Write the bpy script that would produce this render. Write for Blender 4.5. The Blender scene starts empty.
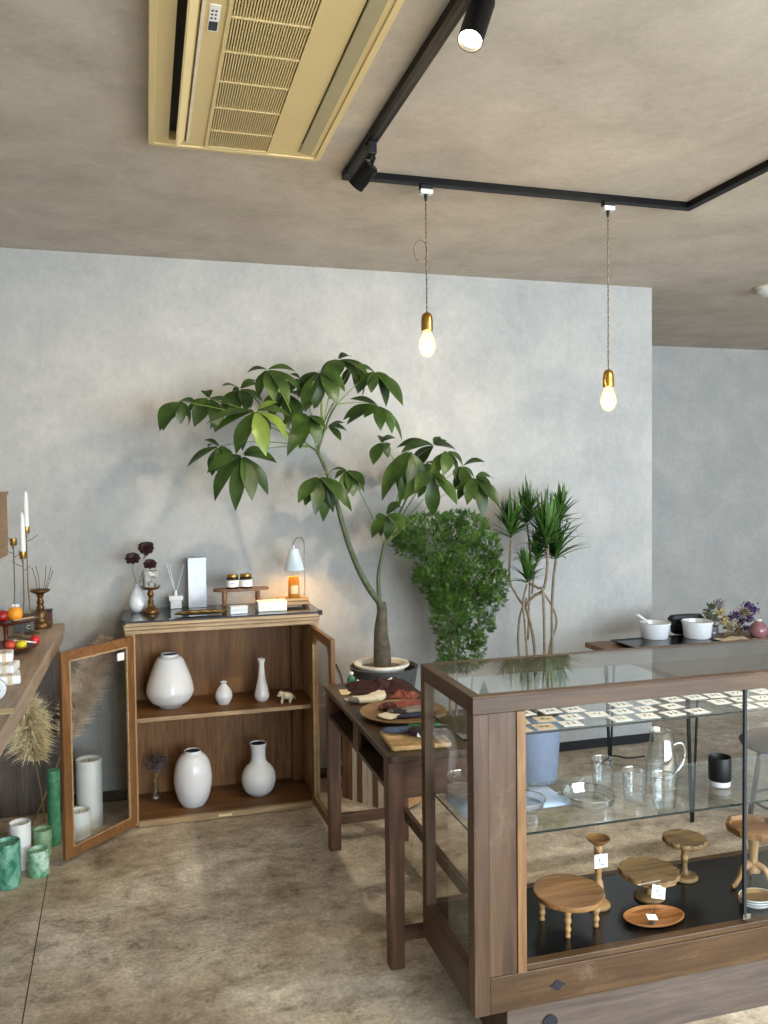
import bpy, math, random
from mathutils import noise as mnoise
from mathutils import Vector, Matrix, Quaternion
random.seed(7)
PI = math.pi
S = bpy.context.scene
COL = S.collection
V = Vector

# ---------------------------------------------------------------- camera
F, H = 830.0, 1.5
RT = V((0.96115006, -0.27579138, -0.01138733))
UP = V((0.02039485, 0.02981463, 0.99934736))
FW = V((0.27527188, 0.96075502, -0.03428106))
EYE = V((0, 0, H))
cam = bpy.data.cameras.new('camera')
cam.sensor_fit = 'HORIZONTAL'; cam.sensor_width = 36.0; cam.lens = F / 768 * 36.0
cam.clip_start = 0.05
co = bpy.data.objects.new('camera', cam); COL.objects.link(co)
co.matrix_world = Matrix(((RT.x, UP.x, -FW.x, 0), (RT.y, UP.y, -FW.y, 0), (RT.z, UP.z, -FW.z, H), (0, 0, 0, 1)))
S.camera = co

def at(px, py, X=None, Y=None, Z=None):
    """World point on a real plane (X=, Y= or Z=) that the photograph shows at that pixel."""
    d = FW + RT * ((px - 384) / F) - UP * ((py - 512) / F)
    if Z is not None: t = (Z - H) / d.z
    elif Y is not None: t = Y / d.y
    else: t = X / d.x
    return EYE + d * t

# ---------------------------------------------------------------- mesh builder
class MB:
    def __init__(s): s.v = []; s.f = []; s.sm = []; s.mi = []; s.m = 0
    def add(s, vs, fs, smooth=False):
        b = len(s.v); s.v += [V(p) for p in vs]
        for f in fs: s.f.append([b + i for i in f]); s.sm.append(smooth); s.mi.append(s.m)
        return s
    def box(s, x0, x1, y0, y1, z0, z1):
        return s.add([(x0,y0,z0),(x1,y0,z0),(x1,y1,z0),(x0,y1,z0),(x0,y0,z1),(x1,y0,z1),(x1,y1,z1),(x0,y1,z1)],
                     [(3,2,1,0),(4,5,6,7),(0,1,5,4),(1,2,6,5),(2,3,7,6),(3,0,4,7)])
    def hexa(s, bot, top):
        return s.add(list(bot) + list(top), [(3,2,1,0),(4,5,6,7),(0,1,5,4),(1,2,6,5),(2,3,7,6),(3,0,4,7)])
    def bar(s, a, b, w, h, up=(0,0,1)):
        a, b = V(a), V(b); d = (b - a).normalized(); u = V(up)
        if abs(d.dot(u)) > .98: u = V((0,1,0))
        x = d.cross(u).normalized() * (w/2); y = x.cross(d).normalized() * (h/2)
        return s.hexa([a-x-y, a+x-y, a+x+y, a-x+y], [b-x-y, b+x-y, b+x+y, b-x+y])
    def tube(s, pts, r, n=8, caps=True, smooth=True):
        pts = [V(p) for p in pts]; k = len(pts)
        rs = r if isinstance(r, (list, tuple)) else [r] * k
        t0 = (pts[1] - pts[0]).normalized()
        x = t0.orthogonal().normalized(); vs = []
        for i, p in enumerate(pts):
            t = (pts[min(i+1, k-1)] - pts[max(i-1, 0)])
            t = t.normalized() if t.length > 1e-9 else t0
            x = (x - t * x.dot(t)); x = x.normalized() if x.length > 1e-6 else t.orthogonal().normalized()
            y = t.cross(x)
            for j in range(n):
                a = 2*PI*j/n; vs.append(p + (x*math.cos(a) + y*math.sin(a)) * rs[i])
        fs = []
        for i in range(k-1):
            for j in range(n):
                fs.append((i*n+j, i*n+(j+1) % n, (i+1)*n+(j+1) % n, (i+1)*n+j))
        s.add(vs, fs, smooth)
        if caps:
            b = len(s.v) - len(vs)
            s.f.append([b+j for j in reversed(range(n))]); s.sm.append(False); s.mi.append(s.m)
            s.f.append([b+(k-1)*n+j for j in range(n)]); s.sm.append(False); s.mi.append(s.m)
        return s
    def cyl(s, a, b, r0, r1=None, n=24): return s.tube([a, b], [r0, r0 if r1 is None else r1], n)
    def lathe(s, prof, c=(0,0,0), n=32, sx=1, sy=1, wob=None):
        c = V(c); vs = []; rings = []
        for (r, z) in prof:
            if r < 1e-6: rings.append([len(vs)]); vs.append(c + V((0,0,z)))
            else:
                rg = []
                for j in range(n):
                    a = 2*PI*j/n; q = r * (wob(a) if wob else 1)
                    rg.append(len(vs)); vs.append(c + V((q*math.cos(a)*sx, q*math.sin(a)*sy, z)))
                rings.append(rg)
        fs = []
        for A, B in zip(rings, rings[1:]):
            for j in range(n):
                k = (j+1) % n
                if len(A) == 1 and len(B) == 1: continue
                if len(A) == 1: fs.append((A[0], B[k], B[j]))
                elif len(B) == 1: fs.append((A[j], A[k], B[0]))
                else: fs.append((A[j], A[k], B[k], B[j]))
        return s.add(vs, fs, True)
    def prism(s, out, z0, z1, smooth=False):
        n = len(out)
        s.add([(x,y,z0) for x,y in out] + [(x,y,z1) for x,y in out],
              [tuple(reversed(range(n))), tuple(range(n, 2*n))] + [(i,(i+1)%n,n+(i+1)%n,n+i) for i in range(n)], smooth)
        return s
    def xf(s, M, a=0):
        for i in range(a, len(s.v)): s.v[i] = M @ s.v[i]
        return s
    def sheet(s, fn, nu, nv, smooth=True):
        vs = [fn(i/nu, j/nv) for j in range(nv+1) for i in range(nu+1)]
        fs = [(j*(nu+1)+i, j*(nu+1)+i+1, (j+1)*(nu+1)+i+1, (j+1)*(nu+1)+i) for j in range(nv) for i in range(nu)]
        return s.add(vs, fs, smooth)
    def leaf(s, c, t, w, up, arch=.15, seg=6, fold=.25, shape=None):
        """A leaf blade from c to t; width w, arched towards `up`, folded along its midrib."""
        c, t = V(c), V(t); d = t - c; L = d.length
        if L < 1e-5: return s
        dn = d / L; u = V(up); u = u - dn * u.dot(dn)
        u = u.normalized() if u.length > 1e-5 else dn.orthogonal().normalized()
        x = dn.cross(u); vs = []
        for i in range(seg+1):
            q = i/seg; p = c + d*q + u*(arch*L*4*q*(1-q))
            ww = w * (shape(q) if shape else max(.03, math.sin(PI*min(1, q**.8))**.8 * (1-.15*q)))
            vs += [p - x*ww/2 + u*(fold*ww*.5), p, p + x*ww/2 + u*(fold*ww*.5)]
        fs = []
        for i in range(seg):
            a = 3*i; fs += [(a, a+1, a+4, a+3), (a+1, a+2, a+5, a+4)]
        return s.add(vs, fs, True)

def blob(mb, c, rx, ry, rz, n=16, k=10):
    pr = [(math.sin(PI*i/k), -math.cos(PI*i/k)) for i in range(k+1)]; a = len(mb.v)
    mb.lathe([(max(0,r) if 0<i<k else 0, z) for i,(r,z) in enumerate(pr)], n=n)
    mb.xf(Matrix.Translation(c) @ Matrix.Diagonal((rx,ry,rz,1)), a); return mb

def build(name, mb, mat, parent=None, world=False, bevel=0, loc=None, angle=38, solid=0):
    me = bpy.data.meshes.new(name)
    vs = mb.v
    if world and parent is not None:
        o = org(parent); vs = [p - o for p in vs]
    elif world and loc is not None: vs = [p - V(loc) for p in vs]
    me.from_pydata([tuple(p) for p in vs], [], mb.f)
    for m in (mat if isinstance(mat, (list, tuple)) else [mat]): me.materials.append(m)
    for p, sm, mi in zip(me.polygons, mb.sm, mb.mi): p.use_smooth = sm; p.material_index = mi
    if any(mb.sm) and angle: me.set_sharp_from_angle(angle=math.radians(angle))
    me.update()
    ob = bpy.data.objects.new(name, me); COL.objects.link(ob)
    if parent is not None: ob.parent = parent
    if loc is not None: ob.location = loc
    if solid:
        md = ob.modifiers.new('solid', 'SOLIDIFY'); md.thickness = solid; md.offset = 0
    if bevel:
        md = ob.modifiers.new('bevel', 'BEVEL'); md.width = bevel; md.segments = 2
        md.limit_method = 'ANGLE'; md.angle_limit = math.radians(50)
    return ob
def org(o):
    p = V((0,0,0))
    while o is not None: p = p + V(o.location); o = o.parent
    return p
def tag(o, label, cat, group=None):
    o['label'] = label; o['category'] = cat
    if group: o['group'] = group
    return o
def thing(name, label, cat, loc=(0,0,0), rz=0, group=None):
    o = bpy.data.objects.new(name, None); COL.objects.link(o)
    o.empty_display_size = .05; o.location = loc; o.rotation_euler = (0,0,rz)
    return tag(o, label, cat, group)
def struct(name, mb, mat, bevel=0):
    o = build(name, mb, mat, bevel=bevel); o['kind'] = 'structure'; return o
def dup(root, loc, rz=0, label=None):
    r = root.copy(); COL.objects.link(r); r.location = loc; r.rotation_euler = (0,0,rz)
    if label: r['label'] = label
    for ch in list(root.children):
        c = ch.copy(); COL.objects.link(c); c.parent = r
        for g in list(ch.children):
            d = g.copy(); COL.objects.link(d); d.parent = c
    return r

# ---------------------------------------------------------------- materials
def newmat(name):
    m = bpy.data.materials.new(name); m.use_nodes = True
    nt = m.node_tree; nt.nodes.clear()
    out = nt.nodes.new('ShaderNodeOutputMaterial')
    return m, nt, out
def srgb(r, g, b):
    f = lambda c: (c/12.92 if c <= .04045 else ((c+.055)/1.055)**2.4)
    return (f(r/255), f(g/255), f(b/255), 1)
def pbsdf(nt, out, col=None, rough=.5, metal=0, spec=.5):
    b = nt.nodes.new('ShaderNodeBsdfPrincipled'); nt.links.new(b.outputs[0], out.inputs[0])
    if col: b.inputs['Base Color'].default_value = col
    b.inputs['Roughness'].default_value = rough; b.inputs['Metallic'].default_value = metal
    b.inputs['Specular IOR Level'].default_value = spec
    return b
def coords(nt, scale=(1,1,1), rnd=True):
    tc = nt.nodes.new('ShaderNodeTexCoord'); mp = nt.nodes.new('ShaderNodeMapping')
    mp.inputs['Scale'].default_value = scale
    if rnd:
        oi = nt.nodes.new('ShaderNodeObjectInfo'); ml = nt.nodes.new('ShaderNodeMath'); ml.operation = 'MULTIPLY'
        ml.inputs[1].default_value = 17.0; nt.links.new(oi.outputs['Random'], ml.inputs[0])
        ad = nt.nodes.new('ShaderNodeVectorMath'); ad.operation = 'ADD'
        nt.links.new(tc.outputs['Object'], ad.inputs[0]); nt.links.new(ml.outputs[0], ad.inputs[1])
        nt.links.new(ad.outputs[0], mp.inputs['Vector'])
    else: nt.links.new(tc.outputs['Object'], mp.inputs['Vector'])
    return mp.outputs[0]
def noise(nt, vec, scale, detail=4, rough=.55, dist=0):
    n = nt.nodes.new('ShaderNodeTexNoise'); n.inputs['Scale'].default_value = scale
    n.inputs['Detail'].default_value = detail; n.inputs['Roughness'].default_value = rough
    n.inputs['Distortion'].default_value = dist; nt.links.new(vec, n.inputs['Vector'])
    return n.outputs[0]
def ramp(nt, fac, stops):
    r = nt.nodes.new('ShaderNodeValToRGB'); el = r.color_ramp.elements
    while len(el) < len(stops): el.new(.5)
    for e, (p, c) in zip(el, stops): e.position = p; e.color = c
    nt.links.new(fac, r.inputs[0]); return r.outputs[0]
def mix(nt, fac, a, b, mode='MIX'):
    m = nt.nodes.new('ShaderNodeMix'); m.data_type = 'RGBA'; m.blend_type = mode
    for k, v in ((0, fac), (6, a), (7, b)):
        if hasattr(v, 'links'): nt.links.new(v, m.inputs[k])
        else: m.inputs[k].default_value = v
    return m.outputs[2]
def bump(nt, b, h, dist=.002, strength=.5):
    n = nt.nodes.new('ShaderNodeBump'); n.inputs['Strength'].default_value = strength
    n.inputs['Distance'].default_value = dist; nt.links.new(h, n.inputs['Height'])
    nt.links.new(n.outputs[0], b.inputs['Normal'])
def plain(name, rgb, rough=.5, metal=0, spec=.5, var=.06, scale=30, bmp=0):
    m, nt, out = newmat(name); c = srgb(*rgb); b = pbsdf(nt, out, c, rough, metal, spec)
    n = noise(nt, coords(nt), scale, 3)
    lo = tuple(x*(1-var) for x in c[:3]) + (1,); hi = tuple(min(1, x*(1+var)) for x in c[:3]) + (1,)
    nt.links.new(ramp(nt, n, [(.3, lo), (.7, hi)]), b.inputs['Base Color'])
    if bmp: bump(nt, b, n, bmp)
    return m
def wood(name, dark, light, axis='Z', rough=.5, scale=1.0, spec=.4, wear=None):
    m, nt, out = newmat(name); b = pbsdf(nt, out, None, rough, 0, spec)
    k = {'X': (1.2, 14, 14), 'Y': (14, 1.2, 14), 'Z': (14, 14, 1.2)}[axis]
    v = coords(nt, tuple(q*scale for q in k))
    n1 = noise(nt, v, 1.6, 5, .6, 1.2); n2 = noise(nt, v, 7, 3, .6, .3)
    mid = tuple((a+c)/2 for a, c in zip(dark, light))
    c1 = ramp(nt, n1, [(.28, srgb(*dark)), (.5, srgb(*mid)), (.72, srgb(*light))])
    c2 = ramp(nt, n2, [(.35, (.72,.72,.72,1)), (.65, (1.08,1.08,1.08,1))])
    c = mix(nt, .7, c1, c2, 'MULTIPLY')
    if wear:
        w = noise(nt, coords(nt, (3,3,3)), 2.5, 6, .7, .5)
        wf = ramp(nt, w, [(.58, (0,0,0,1)), (.72, (.55,.55,.55,1))])
        c = mix(nt, wf, c, srgb(*wear))
    nt.links.new(c, b.inputs['Base Color']); bump(nt, b, n2, .0008, .5)
    return m
def arch_glass(name, tint=(1,1,1), ior=1.5, rough=0.0, extra=0.0):
    m, nt, out = newmat(name)
    tr = nt.nodes.new('ShaderNodeBsdfTransparent'); tr.inputs[0].default_value = tint + (1,)
    gl = nt.nodes.new('ShaderNodeBsdfGlossy'); gl.inputs['Roughness'].default_value = rough
    lw = nt.nodes.new('ShaderNodeLayerWeight'); lw.inputs[0].default_value = .5
    mx = nt.nodes.new('ShaderNodeMixShader')
    f0 = ((ior-1)/(ior+1))**2 + extra
    pw = nt.nodes.new('ShaderNodeMath'); pw.operation = 'POWER'; pw.inputs[1].default_value = 5.0
    nt.links.new(lw.outputs['Facing'], pw.inputs[0])
    ma = nt.nodes.new('ShaderNodeMath'); ma.operation = 'MULTIPLY_ADD'; ma.use_clamp = True
    ma.inputs[1].default_value = 1-f0; ma.inputs[2].default_value = f0
    nt.links.new(pw.outputs[0], ma.inputs[0]); fac = ma.outputs[0]
    nt.links.new(fac, mx.inputs[0]); nt.links.new(tr.outputs[0], mx.inputs[1]); nt.links.new(gl.outputs[0], mx.inputs[2])
    nt.links.new(mx.outputs[0], out.inputs[0]); return m
def emit(name, rgb, strength):
    m, nt, out = newmat(name); e = nt.nodes.new('ShaderNodeEmission')
    e.inputs[0].default_value = rgb + (1,); e.inputs[1].default_value = strength
    nt.links.new(e.outputs[0], out.inputs[0]); return m
def glowglass(name, rgb, st):
    m, nt, out = newmat(name)
    tr = nt.nodes.new('ShaderNodeBsdfTransparent'); e = nt.nodes.new('ShaderNodeEmission')
    e.inputs[0].default_value = rgb + (1,); e.inputs[1].default_value = st
    ad = nt.nodes.new('ShaderNodeAddShader'); tr.inputs[0].default_value = (.55,.5,.4,1)
    nt.links.new(tr.outputs[0], ad.inputs[0]); nt.links.new(e.outputs[0], ad.inputs[1]); nt.links.new(ad.outputs[0], out.inputs[0]); return m
def leafmat(name, a, b_, rough=.35, scale=9, trans=.25):
    m, nt, out = newmat(name)
    n = noise(nt, coords(nt), scale, 3)
    c = ramp(nt, n, [(.32, srgb(*a)), (.68, srgb(*b_))])
    b = pbsdf(nt, out, None, rough, 0, .5); nt.links.new(c, b.inputs['Base Color'])
    tl = nt.nodes.new('ShaderNodeBsdfTranslucent'); nt.links.new(c, tl.inputs[0])
    mx = nt.nodes.new('ShaderNodeMixShader'); mx.inputs[0].default_value = trans
    nt.links.new(b.outputs[0], mx.inputs[1]); nt.links.new(tl.outputs[0], mx.inputs[2])
    nt.links.new(mx.outputs[0], out.inputs[0]); return m

def wallpaper(name, lo, mid, hi):
    m, nt, out = newmat(name); b = pbsdf(nt, out, None, .85, 0, .25)
    v = coords(nt, (1,1,1), False)
    n1 = noise(nt, v, 3.4, 6, .62, .3); n2 = noise(nt, coords(nt, (1,1,.7), False), 34, 4, .65, .2)
    n3 = noise(nt, v, 140, 2)
    c = ramp(nt, n1, [(.3, srgb(*lo)), (.5, srgb(*mid)), (.7, srgb(*hi))])
    c = mix(nt, .5, c, ramp(nt, n2, [(.3, (.86,.86,.86,1)), (.7, (1.10,1.10,1.10,1))]), 'MULTIPLY')
    c = mix(nt, .5, c, ramp(nt, n3, [(.3, (.90,.90,.90,1)), (.7, (1.07,1.07,1.07,1))]), 'MULTIPLY')
    nt.links.new(c, b.inputs['Base Color']); bump(nt, b, n2, .002, .3)
    return m
def concrete():
    m, nt, out = newmat('concrete_floor'); b = pbsdf(nt, out, None, .55, 0, .35)
    v = coords(nt, (1,1,1), False); vs = coords(nt, (1,1.5,1), False)
    tc = nt.nodes.new('ShaderNodeTexCoord'); mp = nt.nodes.new('ShaderNodeMapping'); nt.links.new(tc.outputs['Object'], mp.inputs['Vector'])
    mp.inputs['Rotation'].default_value = (0,0,.55); mp.inputs['Scale'].default_value = (1.0,4.2,1)
    n1 = noise(nt, vs, 1.6, 6, .6, .2); n2 = noise(nt, v, 8.5, 10, .80, .15); n3 = noise(nt, v, 75, 4, .75); n4 = noise(nt, mp.outputs[0], 5.5, 9, .80, .1)
    n5 = noise(nt, vs, 3.3, 8, .72, .25)
    c = ramp(nt, n1, [(.32, srgb(174,157,134)), (.5, srgb(205,190,167)), (.68, srgb(232,221,203))])
    c = mix(nt, .9, c, ramp(nt, n5, [(.36, (.60,.55,.49,1)), (.47, (.93,.92,.90,1)), (.56, (1.02,1.02,1.02,1)), (.68, (1.14,1.14,1.14,1))]), 'MULTIPLY')
    c = mix(nt, .85, c, ramp(nt, n2, [(.37, (.40,.36,.31,1)), (.45, (.84,.82,.80,1)), (.54, (1.03,1.03,1.03,1)), (.63, (1.3,1.3,1.3,1))]), 'MULTIPLY')
    c = mix(nt, .7, c, ramp(nt, n4, [(.37, (.66,.62,.57,1)), (.46, (.97,.97,.96,1)), (.58, (1.02,1.02,1.02,1)), (.68, (1.3,1.3,1.28,1))]), 'MULTIPLY')
    c = mix(nt, .7, c, ramp(nt, n3, [(.34, (.64,.64,.64,1)), (.66, (1.22,1.22,1.22,1))]), 'MULTIPLY')
    nt.links.new(c, b.inputs['Base Color'])
    nt.links.new(ramp(nt, n2, [(.3, (.42,)*3+(1,)), (.7, (.68,)*3+(1,))]), b.inputs['Roughness'])
    bump(nt, b, n2, .004, .25); return m

M = {}
M['wall'] = wallpaper('cement_wallpaper', (165,164,162), (175,174,170), (185,183,177))
M['ceil'] = wallpaper('ceiling_paper', (172,162,148), (186,176,162), (198,188,174))
M['floor'] = concrete()
M['black'] = plain('black_paint', (17,17,18), .45, spec=.35)
M['blacksatin'] = plain('black_satin', (11,10,10), .45, spec=.15)
M['blackmat'] = plain('black_board', (18,19,20), .22)
M['joint'] = plain('floor_joint', (84,72,60), .9)
M['white'] = plain('white_paint', (228,227,222), .5)
M['paper'] = plain('white_paper', (238,236,230), .8)
M['bluepatch'] = plain('blue_white_patch', (186,206,236), .6, var=.03)
M['cream'] = plain('cream_paper', (233,214,165), .8)
M['seatgrey'] = plain('grey_seat', (92,90,90), .6)
M['potblue'] = plain('blue_grey_pot', (150,166,192), .5)
M['bronze'] = plain('bronze', (112,82,48), .4, .75)
M['tin'] = plain('grey_tin', (84,88,92), .4, .3)
M['darkred'] = plain('dark_red_card', (84,40,34), .6)
M['twig'] = plain('dark_twig', (84,62,50), .8)
M['redwood'] = wood('red_brown_wood', (70,28,18), (104,48,32), 'X', .35)
M['gilt'] = plain('old_gilt', (140,112,58), .35, .8)
M['blackiron'] = plain('aged_brass_rod', (104,86,60), .42, .6)
M['glossbox'] = plain('gloss_white_card', (214,218,224), .12)
M['figur'] = plain('figurine_ceramic', (206,196,174), .35, var=.35, scale=55)
M['darkglass'] = plain('dark_jar_glass', (40,30,24), .1)
M['rattan'] = plain('rattan', (196,158,104), .7, var=.25, scale=60)
M['shade'] = plain('lamp_shade', (214,226,230), .5)
M['cabglass'] = plain('smoked_glass_top', (58,62,68), .04, spec=.8)
M['darkbead'] = plain('dark_bead', (52,40,34), .3)
M['navyg'] = plain('blue_grey_cloth', (70,84,104), .85, var=.2)
M['sideX'] = wood('side_table_wood', (110,80,52), (150,114,78), 'X', .5)
M['tan'] = plain('tan_card', (214,192,160), .85, var=.12, scale=60)
M['ink'] = plain('ink', (60,60,66), .8)
M['inkblue'] = plain('blue_ink', (70,90,140), .8)
M['porc'] = plain('white_glaze', (226,227,228), .10, spec=.6, var=.03, scale=20)
M['porcedge'] = plain('glazed_rim', (176,170,158), .25)
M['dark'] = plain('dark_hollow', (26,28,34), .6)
M['acbody'] = plain('aged_cream_plastic', (216,193,138), .42, var=.03, scale=4)
M['acdull'] = plain('dull_plastic', (176,165,130), .45, var=.03)
M['acdark'] = plain('duct_dark', (40,34,26), .7)
M['acpale'] = plain('pale_plastic', (226,214,188), .45)
M['brass'] = plain('brass', (176,136,72), .3, 1.0)
M['chrome'] = plain('chrome', (190,190,188), .12, 1.0)
M['steel'] = plain('steel', (120,120,122), .35, 1.0)
M['cabX'] = wood('cabinet_wood_horizontal', (150,122,88), (196,168,130), 'X', .5)
M['cabZ'] = wood('cabinet_wood_vertical', (150,118,82), (192,160,118), 'Z', .5)
M['cabin'] = wood('cabinet_inside', (112,74,40), (162,116,70), 'Z', .55)
M['cabinX'] = wood('cabinet_shelf', (96,64,36), (138,98,60), 'X', .5)
M['doorX'] = wood('door_wood_horizontal', (108,70,36), (148,101,58), 'X', .45)
M['doorZ'] = wood('door_wood_vertical', (106,69,36), (146,100,58), 'Z', .45)
M['deskY'] = wood('desk_wood_long', (50,36,24), (92,69,46), 'Y', .42, wear=(108,86,62))
M['deskX'] = wood('desk_wood_cross', (72,49,33), (114,82,58), 'X', .5)
M['deskZ'] = wood('desk_wood_leg', (74,48,33), (124,88,63), 'Z', .48, wear=(128,100,82))
M['caseX'] = wood('case_wood_horizontal', (66,46,28), (104,77,50), 'X', .40, wear=(122,102,84))
M['caseY'] = wood('case_wood_side', (66,46,32), (98,72,50), 'Y', .42)
M['caseZ'] = wood('case_wood_vertical', (70,50,36), (104,79,58), 'Z', .40, wear=(122,101,84))
M['caseL'] = wood('case_wood_strip', (120,86,52), (156,118,78), 'Z', .45)
M['plinth'] = wood('plinth_grey', (84,71,62), (112,97,86), 'X', .75)
M['counterY'] = wood('counter_wood', (156,132,110), (186,162,138), 'Y', .5, .7)
M['panelZ'] = wood('panel_wood', (88,78,72), (116,104,96), 'Z', .55)
M['boxY'] = wood('wall_box_wood', (116,90,62), (150,120,86), 'Y', .5)
M['lightX'] = wood('light_wood', (168,128,82), (206,168,118), 'X', .5)
M['turn'] = wood('turned_wood', (150,112,68), (196,158,106), 'Z', .45)
M['turnX'] = wood('turned_wood_top', (108,72,38), (184,138,86), 'X', .40)
M['stand'] = wood('weathered_stand_wood', (102,78,46), (174,140,92), 'X', .5)
M['tray'] = wood('tray_wood', (140,88,46), (184,128,78), 'X', .42)
M['dish'] = wood('round_tray_wood', (120,90,60), (160,126,90), 'X', .45)
M['rustic'] = wood('brown_turned', (92,60,36), (140,96,60), 'Z', .4)
M['board'] = wood('dark_board', (110,78,54), (140,104,76), 'Z', .6)
M['boardlight'] = wood('pale_board', (214,200,174), (236,224,200), 'Z', .6)
M['crateX'] = wood('crate_plank', (150,112,70), (190,150,104), 'X', .6)
M['glass'] = arch_glass('clear_glass', (.985,.995,.99))
M['topglass'] = arch_glass('top_glass', (.95,.975,.96), 1.55)
M['rimglass'] = arch_glass('glass_rim', (.97,.99,.99), 1.5, .08, .55)
M['shelfglass'] = arch_glass('shelf_glass', (.96,.985,.975), 1.6)
M['vesselglass'] = arch_glass('vessel_glass', (.97,.985,.985), 1.5, 0.02, .10)
M['glassedge'] = plain('glass_edge', (20,32,30), .15)
M['candle'] = plain('white_wax', (226,226,222), .5, var=.04, scale=8)
M['lampglow'] = emit('lamp_glow', (1, .58, .22), 420)
M['filament'] = emit('bulb_filament', (1, .76, .46), 380)
M['bulb'] = glowglass('bulb_glass', (1, .66, .28), 1.5)
M['spotglow'] = emit('spot_glow', (1, .86, .62), 30)
M['amber'] = leafmat('amber_glass', (206,150,52), (222,172,74), .1, 6, .6)
M['pot'] = plain('grey_planter', (74,76,78), .6, var=.15)
M['potwhite'] = plain('white_pot', (224,220,208), .45)
M['soil'] = plain('soil', (110,100,86), .95, var=.3, scale=80)
M['bark'] = plain('grey_bark', (78,72,58), .85, var=.35, scale=40, bmp=.01)
M['barkgreen'] = plain('green_bark', (72,82,56), .7, var=.3, scale=40)
M['cane'] = plain('cane_bark', (132,118,96), .8, var=.3, scale=60)
M['leaf'] = leafmat('money_tree_leaf', (34,54,18), (68,94,34), .40)
M['leaf2'] = leafmat('young_leaf', (104,128,52), (132,150,66), .35)
M['aralia'] = leafmat('aralia_leaf', (32,62,16), (96,136,50), .45, 14, .3)
M['drac'] = leafmat('dracaena_leaf', (36,72,24), (88,128,52), .38, 12, .2)
M['pampas'] = plain('pampas_plume', (244,224,182), .9, var=.2, scale=20)
M['pampas2'] = plain('pampas_plume_grey', (236,214,190), .9, var=.2, scale=20)
M['stalk'] = plain('dry_stalk', (150,128,84), .8)
M['darkflower'] = plain('dark_petal', (44,14,18), .6, var=.3)
M['stem'] = plain('green_stem', (86,92,64), .7)
M['dry1'] = plain('dried_grey', (128,118,120), .9, var=.25)
M['dry2'] = plain('dried_brown', (118,100,72), .9, var=.25)
M['purple'] = plain('dried_purple', (78,54,98), .9, var=.25)
M['straw'] = plain('dried_straw', (200,180,128), .9)
def green_wax(name, a, b_):
    m, nt, out = newmat(name); b = pbsdf(nt, out, None, .35, 0, .5)
    n = noise(nt, coords(nt), 14, 4, .6, 1.5)
    nt.links.new(ramp(nt, n, [(.38, srgb(*a)), (.62, srgb(*b_))]), b.inputs['Base Color']); return m
M['wax_teal'] = green_wax('marbled_teal_wax', (34,112,84), (130,184,160))
M['wax_mint'] = green_wax('marbled_mint_wax', (72,150,104), (196,218,198))
M['wax_pale'] = green_wax('pale_green_wax', (128,164,122), (160,190,150))
M['wax_green'] = green_wax('green_wax', (60,136,96), (96,164,124))
M['wax_marble'] = green_wax('grey_marbled_wax', (96,100,94), (206,204,196))

# ---------------------------------------------------------------- room
WB, ZC, XE = 4.127, 2.588, 2.772
XL, XR, YF = -0.92, 6.4, -1.9
struct('floor', MB().box(XL-.1, XR+.1, YF-.1, 6.1, -.1, 0), M['floor'])
struct('ceiling', MB().box(XL-.1, XR+.1, YF-.1, 6.1, ZC, ZC+.1), M['ceil'])
struct('wall_back', MB().box(XL, XE, WB, 6.0, 0, ZC), M['wall'])
struct('wall_far', MB().box(XE, XR, 5.885, 6.0, 0, ZC), M['wall'])
struct('wall_left', MB().box(XL-.1, XL, YF, 6.0, 0, ZC), M['wall'])
mb = MB().box(XR, XR+.1, YF, -1.0, 0, ZC).box(XR, XR+.1, 2.2, 6, 0, ZC).box(XR, XR+.1, -1.0, 2.2, 2.35, ZC).box(XR, XR+.1, -1.0, 2.2, 0, .5)
struct('wall_right', mb, M['wall'])
W0, W1, WZ0, WZ1 = 0.4, 5.9, .12, 2.42
mb = MB().box(XL, W0, YF-.1, YF, 0, ZC).box(W1, XR, YF-.1, YF, 0, ZC).box(W0, W1, YF-.1, YF, WZ1, ZC).box(W0, W1, YF-.1, YF, 0, WZ0)
struct('wall_front', mb, M['wall'])
mb = MB()
for x in (W0+.02, 1.75, 3.1, 4.5, W1-.02): mb.box(x-.03, x+.03, YF-.08, YF+.02, WZ0, WZ1)
for z in (WZ0+.03, WZ1-.03, 1.95): mb.box(W0, W1, YF-.08, YF+.02, z-.03, z+.03)
struct('window_1', mb, M['black'])
mb = MB()
for y in (-.98, .6, 2.18): mb.box(XR-.02, XR+.08, y-.03, y+.03, .5, 2.35)
for z in (.53, 2.32): mb.box(XR-.02, XR+.08, -1, 2.2, z-.03, z+.03)
struct('window_2', mb, M['black'])
struct('baseboard_back', MB().box(XL+.001, XE+.006, WB-.008, WB, 0, .05), M['black'])
struct('baseboard_far', MB().box(XE+.01, XR, 5.877, 5.885, 0, .05), M['black'])
a, b = at(47,880,Z=0), at(22,1024,Z=0); d = (b-a).normalized()
o = struct('trim_1', MB().bar(a-d*.15, b+d*1.2, .0035, .0012), M['joint'])
# ceiling detector at the right edge
p = at(772,287,Z=ZC); t = thing('smoke_detector', 'small round white detector on the far ceiling at the right edge', 'smoke detector', (p.x, p.y, ZC))
build('housing', MB().lathe([(0,-.05),(.05,-.048),(.075,-.03),(.08,-.012),(.08,0),(0,0)]), M['white'], t)
build('base_ring', MB().lathe([(.081,-.010),(.09,-.008),(.09,0),(.081,0),(.081,-.010)]), M['acpale'], t)

# ---------------------------------------------------------------- ceiling air conditioner
AX0, AX1, AY0, AY1, AZ = .034, .559, 1.36, 2.69, 2.556
t = thing('air_conditioner', 'cream ceiling cassette air conditioner with a slatted centre grille', 'air conditioner', ((AX0+AX1)/2, (AY0+AY1)/2, ZC))
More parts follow.
